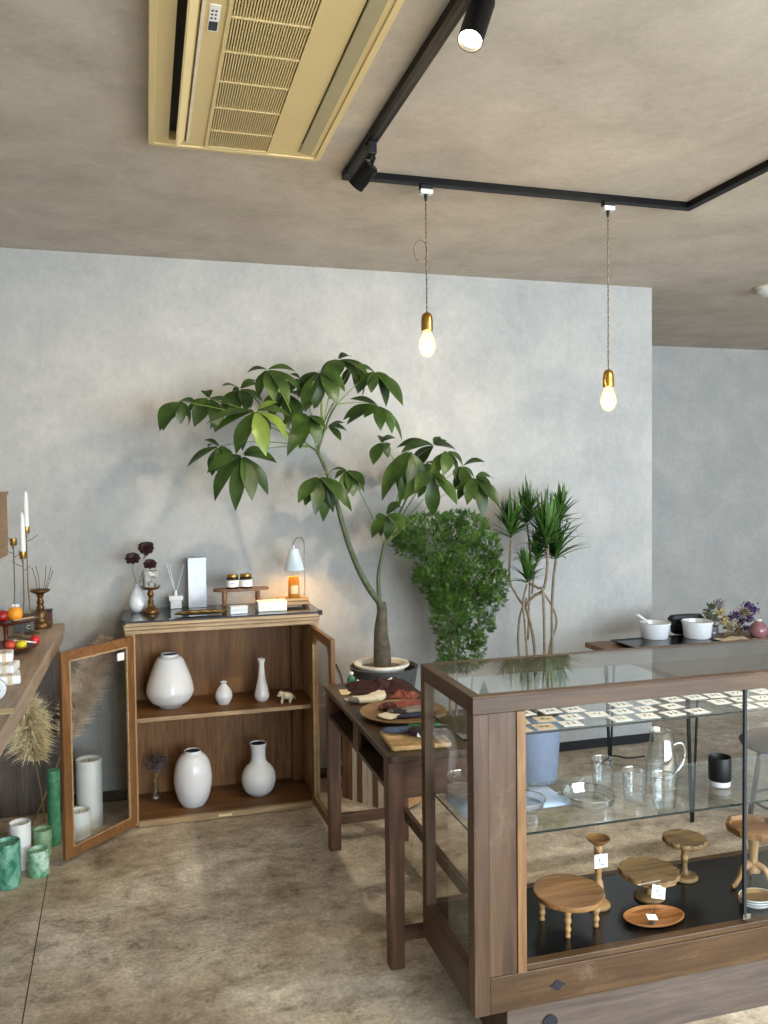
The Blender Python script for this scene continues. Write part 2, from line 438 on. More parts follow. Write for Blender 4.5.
# housing panel with the two louvre slots and grille bay left open
gx0, gx1, gy0, gy1 = .197, .400, 1.42, 2.672
l0, l1 = .088, .140; r0, r1 = .486, .532; ly0, ly1 = 1.40, 2.645
mb = MB()
zz = (AZ, ZC-.001)
for x0, x1 in ((AX0, l0), (l1, gx0), (gx1, r0), (r1, AX1)): mb.box(x0, x1, AY0+.0, AY1, *zz)
for x0, x1, y0, y1 in ((l0,l1,ly0,ly1),(gx0,gx1,gy0,gy1),(r0,r1,ly0,ly1)):
    mb.box(x0, x1, AY0, y0, *zz); mb.box(x0, x1, y1, AY1, *zz)
build('housing', mb, M['acbody'], t, True)
# rounded rim under the edge of the panel
def rrect(x0, x1, y0, y1, r, n=6):
    out = []
    for cx, cy, a0 in ((x1-r,y1-r,0),(x0+r,y1-r,PI/2),(x0+r,y0+r,PI),(x1-r,y0+r,1.5*PI)):
        out += [(cx+r*math.cos(a0+PI/2*k/n), cy+r*math.sin(a0+PI/2*k/n)) for k in range(n+1)]
    return out
def ring(mb, o, i, z0, z1):
    n = len(o)
    mb.add([(x,y,z0) for x,y in o]+[(x,y,z0) for x,y in i]+[(x,y,z1) for x,y in o]+[(x,y,z1) for x,y in i],
           [(k,(k+1)%n,n+(k+1)%n,n+k) for k in range(n)] + [(2*n+k,3*n+k,3*n+(k+1)%n,2*n+(k+1)%n) for k in range(n)]
           + [(k,2*n+k,2*n+(k+1)%n,(k+1)%n) for k in range(n)] + [(n+k,n+(k+1)%n,3*n+(k+1)%n,3*n+k) for k in range(n)])
    return mb
mb = ring(MB(), rrect(AX0-.006, AX1+.006, AY0-.006, AY1+.006, .022), rrect(AX0+.012, AX1-.012, AY0+.012, AY1-.012, .006), AZ-.004, ZC-.002)
build('rim', mb, M['acbody'], t, True, bevel=.002)
mb = MB().box(l0-.005, l1+.005, ly0, ly1, ZC-.006, ZC-.003).box(r0-.005, r1+.005, ly0, ly1, ZC-.006, ZC-.003).box(gx0, gx1, gy0, gy1, ZC-.006, ZC-.003)
build('air_duct', mb, M['acdark'], t, True)
g = build('grille', ring(MB(), rrect(gx0, gx1, gy0, gy1, .004, 2), rrect(gx0+.010, gx1-.010, gy0+.010, gy1-.010, .003, 2), AZ-.004, AZ+.012), M['acbody'], t, True)
mb = MB(); n = 27
for k in range(n):
    x = gx0+.012+(gx1-gx0-.024)*(k+.5)/n
    mb.box(x-.0017, x+.0017, gy0+.01, gy1-.01, AZ-.002, AZ+.008)
for k in range(8):
    y = gy1 - .012 - (k+.75)*.155
    if y > gy0: mb.box(gx0+.01, gx1-.01, y-.003, y+.003, AZ-.003, AZ+.008)
build('slats', mb, M['acbody'], g, False).location = (0,0,0)
for o in (g.children[0],):
    me = o.data; off = org(t)
    for v in me.vertices: v.co = v.co - off
# louvre flaps
mb = MB(); mb.hexa([(.107,ly0+.01,AZ-.026),(.112,ly0+.01,AZ-.026),(.112,ly1-.012,AZ-.026),(.107,ly1-.012,AZ-.026)],
                   [(.134,ly0+.01,AZ+.006),(.139,ly0+.01,AZ+.006),(.139,ly1-.012,AZ+.006),(.134,ly1-.012,AZ+.006)])
build('louvre', mb, M['acbody'], t, True)
mb = MB().hexa([(.490,ly0+.008,AZ-.006),(.526,ly0+.008,AZ-.012),(.526,ly1-.01,AZ-.012),(.490,ly1-.01,AZ-.006)],
               [(.490,ly0+.008,AZ+.001),(.526,ly0+.008,AZ-.005),(.526,ly1-.01,AZ-.005),(.490,ly1-.01,AZ+.001)])
build('louvre', mb, M['acdull'], t, True)
mb = MB().box(l1, l1+.008, ly0, ly1, AZ-.003, AZ+.004)
build('slot_lip', mb, M['acpale'], t, True)
q = at(214,18,Z=AZ); s_ = build('status_sticker', MB().box(q.x-.012, q.x+.012, q.y-.055, q.y+.055, AZ-.0015, AZ), M['paper'], t, True)
mb = MB().box(q.x-.010, q.x+.010, q.y+.012, q.y+.050, AZ-.0022, AZ-.0016)
for k, y in enumerate((-.035,-.020,-.005)):
    mb.box(q.x-.008, q.x-.003, q.y+y, q.y+y+.006, AZ-.0022, AZ-.0016); mb.box(q.x+.001, q.x+.005, q.y+y, q.y+y+.006, AZ-.0022, AZ-.0016)
build('sticker_print', mb, M['ink'], s_, True)

# ---------------------------------------------------------------- lighting track
TX, TY, TX2 = .700, 2.845, 2.075
t = thing('lighting_track', 'black U shaped lighting track fixed to the ceiling', 'lighting track', (TX, TY, ZC))
def trackrun(a, b, horiz):
    mb = MB(); w = .018
    if horiz: mb.box(a[0]-w, b[0]+w, a[1]-w, a[1]+w, ZC-.024, ZC-.0005)
    else: mb.box(a[0]-w, a[0]+w, b[1], a[1]-w, ZC-.024, ZC-.0005)
    mb2 = MB()
    if horiz: mb2.box(a[0]+.03, b[0]-.03, a[1]-.005, a[1]+.005, ZC-.0245, ZC-.0235)
    else: mb2.box(a[0]-.005, a[0]+.005, b[1], a[1]-.03, ZC-.0245, ZC-.0235)
    r = build('rail', mb, M['blacksatin'], t, True, bevel=.0015); build('conductor_slot', mb2, M['dark'], r, True)
trackrun((TX,TY), (TX2,TY), True); trackrun((TX,TY), (TX,.6), False); trackrun((TX2,TY), (TX2,.8), False)
mb = MB().box(TX-.02, TX+.02, TY-.05, TY+.02, ZC-.026, ZC-.0002)
build('corner_joiner', mb, M['blacksatin'], t, True, bevel=.001)
ZT = ZC - .0246
def spot(label, ay, p0, p1, lit, mount=None):
    t = thing('track_spotlight', label, 'spotlight', (TX, ay, ZT), 0, 'track spotlights')
    d = (V(p1)-V(p0)).normalized(); r = .0275
    build('adapter', MB().box(TX-.012, TX+.012, ay-.028, ay+.028, ZT-.038, ZT-.0005), M['black'], t, True, bevel=.002)
    joint = V(p0) + d*.012
    build('arm', MB().tube([(TX, ay, ZT-.036), (TX, ay, ZT-.062), V(p0)-d*.012 + V((0,0,.012)), V(p0)+d*.004], .0065, 10), M['blacksatin'], t, True)
    mb = MB(); L = (V(p1)-V(p0)).length
    mb.lathe([(0,0),(r-.004,0),(r,.004),(r,L),(r-.002,L),(r-.003,L-.016),(0,L-.016)], n=36)
    mb.xf(Matrix.Translation(V(p0)) @ d.to_track_quat('Z', 'Y').to_matrix().to_4x4())
    build('lamp_head', mb, M['blacksatin'], t, True)
    mb = MB().lathe([(0,L-.0155),(r-.0035,L-.0155),(r-.0035,L-.012),(0,L-.009)], n=28)
    mb.xf(Matrix.Translation(V(p0)) @ d.to_track_quat('Z', 'Y').to_matrix().to_4x4())
    build('lens', mb, M['spotglow'] if lit else M['chrome'], t, True)
    return t
pa0 = at(483,1,Y=1.70); pa1 = at(470,41,Y=1.662)
spot('black cylinder spotlight with a bright lit face beside the air conditioner', 1.69, pa0, pa1, True)
pb0 = at(371.5,165,Y=2.58); pb1 = at(355.5,186,Y=2.63)
spot('black cylinder spotlight aimed away from view at the corner of the track', 2.545, pb0, pb1, True)

# ---------------------------------------------------------------- pendants
def pendant(label, x, zsock, loop):
    t = thing('pendant_light', label, 'pendant lamp', (x, TY, ZT), 0, 'bare bulb pendants')
    build('track_adapter', MB().box(x-.022, x+.022, TY-.014, TY+.014, ZT-.016, ZT-.0005), M['black'], t, True, bevel=.001)
    a = build('adapter_cap', MB().box(x-.023, x+.023, TY-.015, TY+.015, ZT-.032, ZT-.016), M['white'], t, True, bevel=.003)
    build('cord_grip', MB().lathe([(0,-.056),(.004,-.056),(.006,-.044),(.0075,-.032),(0,-.032)], (x,TY,ZT), 14), M['black'], t, True)
    z0, z1 = ZT-.055, zsock
    for s in (0, PI):
        pts = []; N = 150; zl = 2.352
        for k in range(N+1):
            z = z0 + (z1-z0)*k/N; a = z*190 + s
            pts.append(V((x+.0014*math.cos(a), TY+.0014*math.sin(a), z)))
        build('twisted_cord', MB().tube(pts, .0017, 6), M['cord1'] if s == 0 else M['cord2'], t, True)
    if loop:
        pts = []
        for k in range(61):
            a = 2*PI*k/60*1.06
            pts.append(V((x-.021+.024*math.cos(a), TY-.004+.008*k/60, 2.330+.038*math.sin(a))))
        build('cord_loop', MB().tube(pts, .0026, 7), M['cord1'], t, True)
    build('lamp_socket', MB().lathe([(0,0),(.009,-.001),(.017,-.008),(.0205,-.02),(.0215,-.035),(.0215,-.066),(.019,-.068),(0,-.068)], (x,TY,zsock), 24), M['brass'], t, True)
    b = build('bulb', MB().lathe([(0,-.160),(.012,-.157),(.022,-.147),(.0285,-.130),(.0295,-.118),(.0265,-.100),(.020,-.084),(.0145,-.073),(.013,-.069),(0,-.069)], (x,TY,zsock), 28), M['bulb'], t, True)
    build('filament', blob(MB(), V((x,TY,zsock-.122)), .0165, .0165, .030, 16, 10), M['filament'], b, True)
M['cord1'] = plain('brown_cord', (128,104,80), .8); M['cord2'] = plain('dark_cord', (78,62,48), .8)
pendant('bare bulb pendant with a loop tied in its cord', .984, 2.113, True)
pendant('lower bare bulb pendant hanging on a straight cord', 1.719, 1.928, False)

# ---------------------------------------------------------------- open display cabinet against the wall
CX0, CX1, CY0, CY1 = -.098, .752, 3.752, 4.112
t = thing('display_cabinet', 'low brown wooden cabinet with two open glazed doors and white vases inside', 'cabinet', ((CX0+CX1)/2, (CY0+CY1)/2, 0))
K = lambda n, mb, m, p=t, **k: build(n, mb, m, p, True, **k)
K('side_panel', MB().box(CX0, CX0+.018, CY0+.02, CY1, 0, .857), M['cabZ'], bevel=.001)
K('side_panel', MB().box(CX1-.018, CX1, CY0+.02, CY1, 0, .857), M['cabZ'], bevel=.001)
K('back_panel', MB().box(CX0+.018, CX1-.018, CY1-.01, CY1, .02, .857), M['cabin'])
K('stile', MB().box(CX0, CX0+.04, CY0, CY0+.02, .012, .857), M['cabZ'], bevel=.0015)
K('stile', MB().box(CX1-.036, CX1, CY0, CY0+.02, .012, .857), M['cabZ'], bevel=.0015)
K('inner_post', MB().box(CX1-.075, CX1-.018, CY1-.06, CY1-.010, .03, .857), M['cabin'])
K('bottom_panel', MB().box(CX0+.018, CX1-.018, CY0+.006, CY1-.01, .006, .026), M['cabinX'])
K('bottom_rail', MB().box(CX0+.04, CX1-.036, CY0-.004, CY0+.018, .004, .03), M['cabX'], bevel=.002)
K('shelf', MB().box(CX0+.018, CX1-.018, CY0+.012, CY1-.01, .466, .480), M['cabinX'])
K('shelf_edge', MB().box(CX0+.04, CX1-.036, CY0+.008, CY0+.0125, .464, .482), M['cabX'], bevel=.001)
K('cornice', MB().box(CX0-.003, CX1+.003, CY0-.006, CY1, .857, .874).box(CX0-.006, CX1+.006, CY0-.012, CY1, .876, .891).box(CX0-.009, CX1+.009, CY0-.018, CY1, .893, .908), M['cabX'], bevel=.002)
K('cornice_core', MB().box(CX0+.002, CX1-.002, CY0+.0, CY1-.002, .858, .9075), M['cabin'])
K('glass_top', MB().box(CX0-.014, CX1+.014, CY0-.02, CY1, .909, .9165), M['cabglass'] if 'cabglass' in M else M['blackmat'])
K('corner_guard', MB().box(CX1-.002, CX1+.017, CY0-.024, CY0+.0, .900, .9215), M['black'], bevel=.002)
K('corner_guard', MB().box(CX0-.017, CX0+.002, CY0-.024, CY0+.0, .900, .9215), M['black'], bevel=.002)
K('price_tag', MB().box(.285, .345, CY0-.0065, CY0-.0045, .012, .022), M['cream'])
CT = .9172
def door(hx, hy, ang, sgn, arch, sticker):
    """Framed glass door 0.383 wide, swung open by ang (radians) about its hinge."""
    Wd, z0, z1, th, st = .386, .028, .853, .019, .038
    M4 = Matrix.Translation((hx, hy, 0)) @ Matrix.Rotation(ang, 4, 'Z')
    def D(n, mb, m, p, **k): return build(n, mb.xf(M4), m, p, True, **k)
    x0, x1 = (0, Wd) if sgn > 0 else (-Wd, 0)
    fr = D('door', MB().box(x0, x0+st, -th, 0, z0, z1).box(x1-st, x1, -th, 0, z0, z1), M['doorZ'], t, bevel=.0015)
    D('top_rail', MB().box(x0+st, x1-st, -th, 0, z1-st, z1), M['doorX'], fr, bevel=.0015)
    D('bottom_rail', MB().box(x0+st, x1-st, -th, 0, z0, z0+st+.004), M['doorX'], fr, bevel=.0015)
    D('glass_pane', MB().box(x0+st-.004, x1-st+.004, -th*.55, -th*.45, z0+st, z1-st), M['glass'], fr)
    mb = MB()
    b_ = .006
    for (u0,u1,w0,w1) in ((x0+st,x0+st+b_,z0+st,z1-st),(x1-st-b_,x1-st,z0+st,z1-st),(x0+st,x1-st,z0+st,z0+st+b_),(x0+st,x1-st,z1-st-b_,z1-st)):
        mb.box(u0,u1,-th-.0,-th*.6,w0,w1)
    D('glazing_bead', mb, M['cabX'], fr)
    if arch:
        mb = MB(); r = .07
        for cx, sx in ((x1-st, -1), (x0+st, 1)):
            pts = [(cx, z1-st)] + [(cx+sx*r*(1-math.cos(a)), z1-st-r*(1-math.sin(a))) for a in [PI/2*(1-k/8) for k in range(9)]]
            n = len(pts)
            mb.add([(x,-th+.001,z) for x,z in pts]+[(x,-.001,z) for x,z in pts],[tuple(range(n)),tuple(reversed(range(n,2*n)))]+[(k,n+k,n+(k+1)%n,(k+1)%n) for k in range(n)])
        D('corner_bracket', mb, M['doorX'], fr)
    if sticker:
        D('price_sticker', MB().box(x1-st-.050, x1-st-.012, -th*.55-.001, -th*.55, z1-st-.055, z1-st-.022), M['paper'], fr)
    mb = MB()
    hxe = 0
    for z in (.12, .76): mb.cyl((hxe, .002, z-.03), (hxe, .002, z+.03), .004, n=10)
    D('hinge', mb, M['steel'], fr)
    return fr
# left door swings out to the left; right door points towards the room
door(CX0+.021, CY0-.012, math.atan2(-.28, -.27) - PI, -1, False, True)
door(CX1-.020, CY0-.008, -PI/2+.03, 1, True, False)

# ---------------------------------------------------------------- vases in the cabinet
def vessel(name, label, cat, prof, loc, mat, group=None, inner=True, n=40):
    t = thing(name, label, cat, loc, 0, group)
    build('body', MB().lathe(prof, n=n), mat, t)
    return t
def cr(pts, k=6):
    """Catmull-Rom through profile points."""
    out = []
    P = [pts[0]] + list(pts) + [pts[-1]]
    for i in range(1, len(P)-2):
        for j in range(k):
            u = j/k
            out.append(tuple(.5*((2*P[i][c]) + (-P[i-1][c]+P[i+1][c])*u + (2*P[i-1][c]-5*P[i][c]+4*P[i+1][c]-P[i+2][c])*u*u + (-P[i-1][c]+3*P[i][c]-3*P[i+1][c]+P[i+2][c])*u**3) for c in (0,1)))
    out.append(pts[-1]); return out
def ceramic(name, label, px, pyb, Zs, hpx, pts, group):
    """pts: outer profile in photo pixels (half width, height above the foot); turned to metres at that depth."""
    p = at(px, pyb, Z=Zs); sc = p.y/F*1.035
    pr = [(max(1e-4, a*sc*.97), b*sc*.93) for a, b in pts]
    o = cr(pr); rim = o[-1]
    t = thing(name, label, 'vase', (p.x, p.y, Zs+.0006), 0, group)
    w = .0035
    lip = [(rim[0]-w*.4, rim[1]+w*.4), (rim[0]-w, rim[1])]
    inn = [(max(a-w, .002), z) for a, z in reversed(o) if z > rim[1]*.55 and z < rim[1]-.002]
    build('body', MB().lathe([(0,.0)]+o+lip+inn+[(0, inn[-1][1])], n=48), M['porc'], t)
    build('foot_ring', MB().lathe([(o[0][0]*.8,-.0004),(o[0][0]*1.005,-.0004),(o[0][0]*1.01,.003),(o[0][0]*.8,.003)], n=40), M['porcedge'], t)
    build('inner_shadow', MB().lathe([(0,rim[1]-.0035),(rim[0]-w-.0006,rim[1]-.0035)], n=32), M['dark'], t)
    return t
G = 'white vases in the cabinet'
ZS, ZB = .4805, .0265
ceramic('vase', 'large white vase tapering to its shoulders, on the cabinet shelf', 170.5, 706, ZS, 52, [(11,0),(12.5,1.5),(18.5,6),(22,13),(22.4,18),(20.5,27),(16,40),(13,47.5),(11,50),(8.6,51),(8.4,53)], G)
ceramic('vase', 'tiny round white bud vase in the middle of the cabinet shelf', 224, 704, ZS, 22, [(5,0),(7.3,4),(8.4,9),(7,14.5),(4,18.5),(2.8,20),(2.6,21.5),(3.4,23)], G)
ceramic('vase', 'slender white bottle vase with a tall thin neck on the cabinet shelf', 262, 701, ZS, 44, [(4.5,0),(6.5,2.5),(7.4,7),(6,14),(4,23),(3,32),(2.8,39),(3.8,44)], G)
ceramic('vase', 'large egg shaped white vase at the bottom of the cabinet', 193.5, 804, ZB, 57, [(11,0),(15,7),(18,20),(18.2,31),(16,43),(12.5,50),(9,53),(8.2,55.5)], G)
ceramic('vase', 'white vase with a round body and wide neck at the bottom of the cabinet', 259, 794, ZB, 54, [(8.5,0),(14,5),(17,14),(16.5,22),(13,29),(8.5,34),(7,40),(7.3,48),(8.5,54)], G)
# little animal figurine
p = at(284, 703, Z=ZS); t = thing('animal_figurine', 'small white and brown crouching animal figurine at the right end of the shelf', 'figurine', (p.x, p.y, ZS+.0022))
me = MB()
for c, r in (((.012,0,.032),(.026,.017,.018)),((-.014,0,.042),(.014,.013,.014)),((.028,0,.026),(.016,.015,.02)),((-.024,-.004,.036),(.008,.007,.007))): blob(me, V(c), *r)
for x, y, zt in ((-.010,-.010,.035),(-.006,.009,.035),(.028,-.011,.026),(.030,.010,.026)):
    me.tube([(x+.004,y,zt),(x,y*1.1,zt*.5),(x-.002,y*1.15,.004),(x-.005,y*1.15,.0)], [.008,.0065,.006,.006], 10)
me.tube([(.042,0,.03),(.05,0,.022),(.052,.0,.012)], [.004,.003,.002], 8)
ob = build('body', me, M['figur'] if 'figur' in M else M['porc'], t)
rm = ob.modifiers.new('remesh','REMESH'); rm.mode='VOXEL'; rm.voxel_size=.0022; rm.use_smooth_shade=True
me = MB()
for y in (-.009,.009): me.leaf((-.012,y,.052),(-.004,y*1.7,.064),.010,(-1,0,.2),.1,4)
build('ears', me, M['stalk'], t, solid=.0015)
# dried flowers in a small glass bottle
p = at(151, 795, Z=ZB); t = thing('dried_flower_vase', 'grey dried flowers in a small clear bottle at the bottom left of the cabinet', 'dried flowers', (p.x+.022, p.y-.06, ZB+.0012))
build('bottle', MB().lathe(cr([(.024,0),(.03,.006),(.029,.018),(.016,.03),(.0095,.042),(.009,.085),(.011,.09)])+[(.009,.09),(.007,.085),(.0075,.045),(.014,.032),(.026,.018),(.026,.006),(0,.004)], n=28), M['vesselglass'], t)
rnd = random.Random(3); st = MB(); fl = MB(); fl2 = MB()
for k in range(16):
    a = rnd.uniform(0,2*PI); L = rnd.uniform(.06,.13); e = V((math.cos(a)*rnd.uniform(.012,.045), math.sin(a)*.03, .09+L*rnd.uniform(.75,1)))
    st.tube([(0,0,.02),(0,0,.09),(e.x*.5,e.y*.5,(.09+e.z)/2),e], .0009, 5)
    for q in range(11):
        c = e + V((rnd.gauss(0,.010),rnd.gauss(0,.008),rnd.gauss(0,.011)))
        m_ = fl if k % 4 else fl2
        for w in range(4):
            b2 = rnd.uniform(0,2*PI); m_.leaf(c, c+V((math.cos(b2)*.013, math.sin(b2)*.011, rnd.uniform(-.004,.010))), .010, (0,0,1), .2, 3)
build('stems', st, M['stalk'], t); build('blossoms', fl, M['dry1'], t); build('pale_blossoms', fl2, M['dry2'], t)

# ---------------------------------------------------------------- things on the cabinet top
p = at(138,612,Z=CT); t = thing('bud_vase', 'small white teardrop vase holding three dark burgundy flowers', 'vase', (p.x, p.y, CT+.0005))
sc = p.y/F
build('body', MB().lathe([(0,0)]+cr([(a*sc,b*sc) for a,b in [(4.6,0),(7,3),(8.3,8),(7.2,14),(4.4,20),(2.4,24),(2,26),(2.3,27.5)]])+[(1.4*sc,27.5*sc),(1.3*sc,24*sc),(0,23*sc)], n=36), M['porc'], t)
def rel(px,py,Y): return at(px,py,Y=Y) - V((p.x,p.y,CT))
st = MB()
hd = [((133,558),(132.5,567),-.01,10.5),((146,548),(144,565),.006,12.5),((150,563),(147,570),-.014,10)]
for (h, mid, dy, s_) in hd:
    e = rel(h[0], h[1]+4, p.y+dy); m_ = rel(mid[0], mid[1]+4, p.y+dy*.6)
    st.tube([(0,0,23*sc),(m_.x*.4,dy*.2,(23*sc+m_.z)/2),m_,e], [.0014,.0014,.0012,.0012], 6)
e = rel(150,554,p.y); st.leaf(rel(142.5,560,p.y), e, .010, (0,-.6,1), .15, 4)
build('stems', st, M['stem'], t)
rnd = random.Random(5)
for (h, mid, dy, s_) in hd:
    c = rel(h[0], h[1]+2, p.y+dy); mb = MB(); R = s_*sc*.70
    for ring_, (n_, tilt, ln) in enumerate(((8,.25,1.0),(7,.75,.85),(6,1.3,.6))):
        for k in range(n_):
            a = 2*PI*k/n_+ring_*.4; d = V((math.cos(a)*math.cos(tilt), math.sin(a)*math.cos(tilt), math.sin(tilt)))
            mb.leaf(c, c+d*R*ln*rnd.uniform(.85,1.1), R*.95, (0,0,1) if tilt<1 else (math.cos(a),math.sin(a),0), .18, 6, .25, lambda q: max(.05, math.sin(PI*min(1,.06+.90*q))**.55))
    blob(mb, c, R*.3, R*.3, R*.3, 10, 6)
    mb.xf(Matrix.Translation(c) @ Matrix.Rotation(.85,4,'X') @ Matrix.Translation(-c))
    build('flower', mb, M['darkflower'], t)
# turned candle stand with marbled candle
p = at(151,613,Z=CT); Zc = CT+.0005; sc = p.y/F
t = thing('candle_stand', 'turned bronze candle stand carrying a marbled candle on the cabinet top', 'candle holder', (p.x, p.y, Zc))
build('pedestal', MB().lathe([(0,0)]+cr([(a*sc,b*sc) for a,b in [(7.6,0),(7.8,1.5),(6.8,3.5),(5.4,5),(3.2,7),(2.4,9),(3,11),(2.2,13),(2,15),(3.2,18),(2.4,21),(2,23)]],4)+[(0,23*sc)], n=32), M['bronze'] if 'bronze' in M else M['brass'], t)
build('drip_plate', MB().lathe([(0,23*sc),(8,0*sc+23*sc),(9.6,24.5*sc)] if False else [(0,22.8*sc),(7.5*sc,23*sc),(9.7*sc,25.2*sc),(9.4*sc,26*sc),(8*sc,25*sc),(0,24.6*sc)], n=32), M['bronze'] if 'bronze' in M else M['brass'], t)
ct = Zc + 25*sc
t = thing('pillar_candle', 'short grey and white marbled candle on the turned bronze stand', 'candle', (p.x, p.y, ct))
build('wax', MB().lathe([(0,0),(7.1*sc,0),(7.3*sc,.5*sc),(7.3*sc,15.6*sc),(6.8*sc,16*sc),(6*sc,15.3*sc),(0,15*sc)], n=32), M['wax_marble'], t)
build('wick', MB().tube([(0,0,15*sc),(.001,0,17.5*sc)], .0009, 6), M['dark'], t)
# reed diffuser
p = at(176,608,Z=CT); sc = p.y/F
t = thing('reed_diffuser', 'small square white reed diffuser with three white sticks', 'diffuser', (p.x, p.y, CT+.0005))
h = 5.2*sc
build('bottle', MB().box(-h,h,-h,h,0,8*sc).box(-6.6*sc,6.6*sc,-6.6*sc,6.6*sc,8*sc,12.5*sc), M['porc'], t, bevel=.0015)
build('neck', MB().lathe([(0,12.5*sc),(1.6*sc,12.5*sc),(1.3*sc,17*sc),(0,17*sc)], n=16), M['white'], t)
for (tx, ty, dy) in ((166.5,563.5,.004),(169.5,564.5,-.006),(184,564,.003)):
    e = at(tx,ty,Y=p.y+dy) - V((p.x,p.y,CT)); build('stick', MB().tube([(0,0,13*sc),e], .0012, 6), M['white'], t)
# tall white box
p = at(197.5,607,Z=CT); sc = p.y/F
t = thing('gift_box', 'tall slim glossy white box standing on the cabinet top', 'box', (p.x, p.y, CT+.0005))
build('carton', MB().box(-8.6*sc,8.6*sc,-.02,.02,0,45*sc), M['glossbox'] if 'glossbox' in M else M['porc'], t, bevel=.001)
build('lid', MB().box(-8.75*sc,8.75*sc,-.0206,.0206,45*sc,48.5*sc), M['glossbox'] if 'glossbox' in M else M['porc'], t, bevel=.001)
# gilt leaf dish
pa, pb = at(171,609,Z=CT), at(221,607.5,Z=CT); c = (pa+pb)/2; c.y = 3.805; L = .115
t = thing('leaf_dish', 'long gilt leaf shaped dish lying along the front of the cabinet top', 'dish', (c.x+.005, c.y, CT+.0008))
def lf(u, v):
    x = (u-.5)*2; w = max(0,1-abs(x)**2.2)**.6*.022*(1+.12*math.sin(x*14)); y = (v-.5)*2*w
    return V((x*L, y, .002+ .019*((v-.5)*2)**2*(w/.022) + .006*abs(x)**3))
build('dish', MB().sheet(lf, 40, 8), M['gilt'] if 'gilt' in M else M['brass'], t, solid=.0018)
build('leaf_rib', MB().tube([(-L*.98,0,.0095),(-L*.5,0,.005),(0,0,.0045),(L*.5,0,.005),(L*.98,0,.0095)], .0017, 6), M['brass'], t)
# riser bench
pl, pr_ = at(222,610,Z=CT), at(265,604,Z=CT); cx = (at(213,590,Y=3.92).x + at(269,587,Y=3.92).x)/2; sc = 3.92/F
t = thing('riser_bench', 'little brown wooden riser bench with turned legs on the cabinet', 'riser', (cx, 3.92, CT+.0005))
zt = at(241,588,Y=3.92).z - CT
build('plank', MB().prism([(math.copysign(abs(math.cos(a))**.6,math.cos(a))*27.5*sc, math.copysign(abs(math.sin(a))**.6,math.sin(a))*.040) for a in [2*PI*k/40 for k in range(40)]], zt-.012, zt), M['rustic'], t, bevel=.002)
for x, y in ((-17*sc,-.016),(16.5*sc,.012),):
    build('leg', MB().lathe([(0,0)]+cr([(.012,0),(.0125,.006),(.010,.012),(.0135,.024),(.010,.036),(.0125,.05),(.011,zt-.013)],4)+[(0,zt-.0125)], (x,y,0), 20), M['rustic'], t)
zr = CT + zt + .001
for i, (px_, nm) in enumerate(((232.5,'left'),(246,'right'))):
    q = at(px_,585,Y=3.915)
    t = thing('candle_jar', ('dark jar with a gold lid and white label, on the riser nearer the tall box' if i == 0 else 'dark jar with a gold lid and white label, on the riser nearer the lamp'), 'jar', (q.x, 3.915, zr), 0, 'gold lidded jars on the riser')
    R = 6.2*sc
    build('glass', MB().lathe([(0,0),(R*.95,0),(R,.003),(R,.047),(R*.86,.053),(0,.053)], n=32), M['darkglass'] if 'darkglass' in M else M['blackmat'], t)
    build('lid', MB().lathe([(0,.0535),(R*.93,.0535),(R*.95,.055),(R*.95,.064),(R*.9,.066),(0,.066)], n=32), M['brass'], t)
    mb = MB(); mb.sheet(lambda u,v: V((R*1.01*math.sin((u-.5)*2.7), -R*1.01*math.cos((u-.5)*2.7), .008+.032*v)), 18, 1)
    lb = build('label', mb, M['paper'], t)
    mb = MB().sheet(lambda u,v: V((R*1.02*math.sin((u-.5)*.5), -R*1.02*math.cos((u-.5)*.5), .024+.002*v)), 6, 1)
    build('print', mb, M['ink'], lb)
# small silver-white boxes
p = at(237,611,Z=CT); sc = 3.8/F
for k in range(2):
    z = CT+.0005+k*.0175
    t = thing('soap_box', ('lower of two small flat white boxes in front of the riser' if k==0 else 'upper of two small flat white boxes in front of the riser'), 'box', (p.x, 3.80, z), .05*k, 'flat white boxes under the riser')
    build('carton', MB().box(-8.4*sc,8.4*sc,-.02,.02,0,.012), M['glossbox'] if 'glossbox' in M else M['porc'], t, bevel=.001)
    build('lid', MB().box(-8.6*sc,8.6*sc,-.0208,.0208,.0121,.0165), M['porc'], t, bevel=.001)
p0, p1 = at(257,609,Z=CT), at(283,606,Z=CT)
t = thing('flat_box', 'flat white box with a grey side seam beside the warmer lamp', 'box', ((p0.x+p1.x)/2-.005, 3.85, CT+.0005))
w = (p1.x-p0.x)/2*1.0
build('carton', MB().box(-w,w,-.045,.045,0,.026), M['paper'], t, bevel=.001); build('lid', MB().box(-w-.0008,w+.0008,-.0458,.0458,.0262,.043), M['paper'], t, bevel=.001)
# warmer lamp
lb0 = V((.668, 3.94, CT+.0005)); sc = 3.94/F
t = thing('warmer_lamp', 'small table lamp with white cone shade on a chrome hooked stem, lit', 'lamp', lb0)
build('base', MB().box(-.075,.075,-.055,.055,.012,.026).box(-.070,.070,-.050,.050,.03,.042), M['lightX'], t, bevel=.003)
mb = MB()
for x in (-.062,.062):
    for y in (-.045,.045): mb.lathe([(0,0),(.008,0),(.009,.006),(.007,.012),(0,.012)], (x,y,0), 14)
build('foot', mb, M['rustic'], t)
build('base_core', MB().box(-.066,.066,-.046,.046,.026,.03), M['rustic'], t)
sx = at(304.5,600,Y=3.98).x-lb0.x; zt_ = at(299,537.5,Y=3.96).z-CT; shx = at(294,560,Y=3.94).x-lb0.x
pts = [(sx,.03,.042),(sx,.03,zt_-.035)]
cx_ = (sx+shx)/2; rr = (sx-shx)/2
for k in range(1,10): a = PI*k/10; pts.append((cx_+rr*math.cos(a), .03-.03*k/10, zt_-.035+.035*math.sin(a)*1.0))
shz = at(294,549,Y=3.94).z-CT
pts += [(shx,0,zt_-.036),(shx,0,shz)]
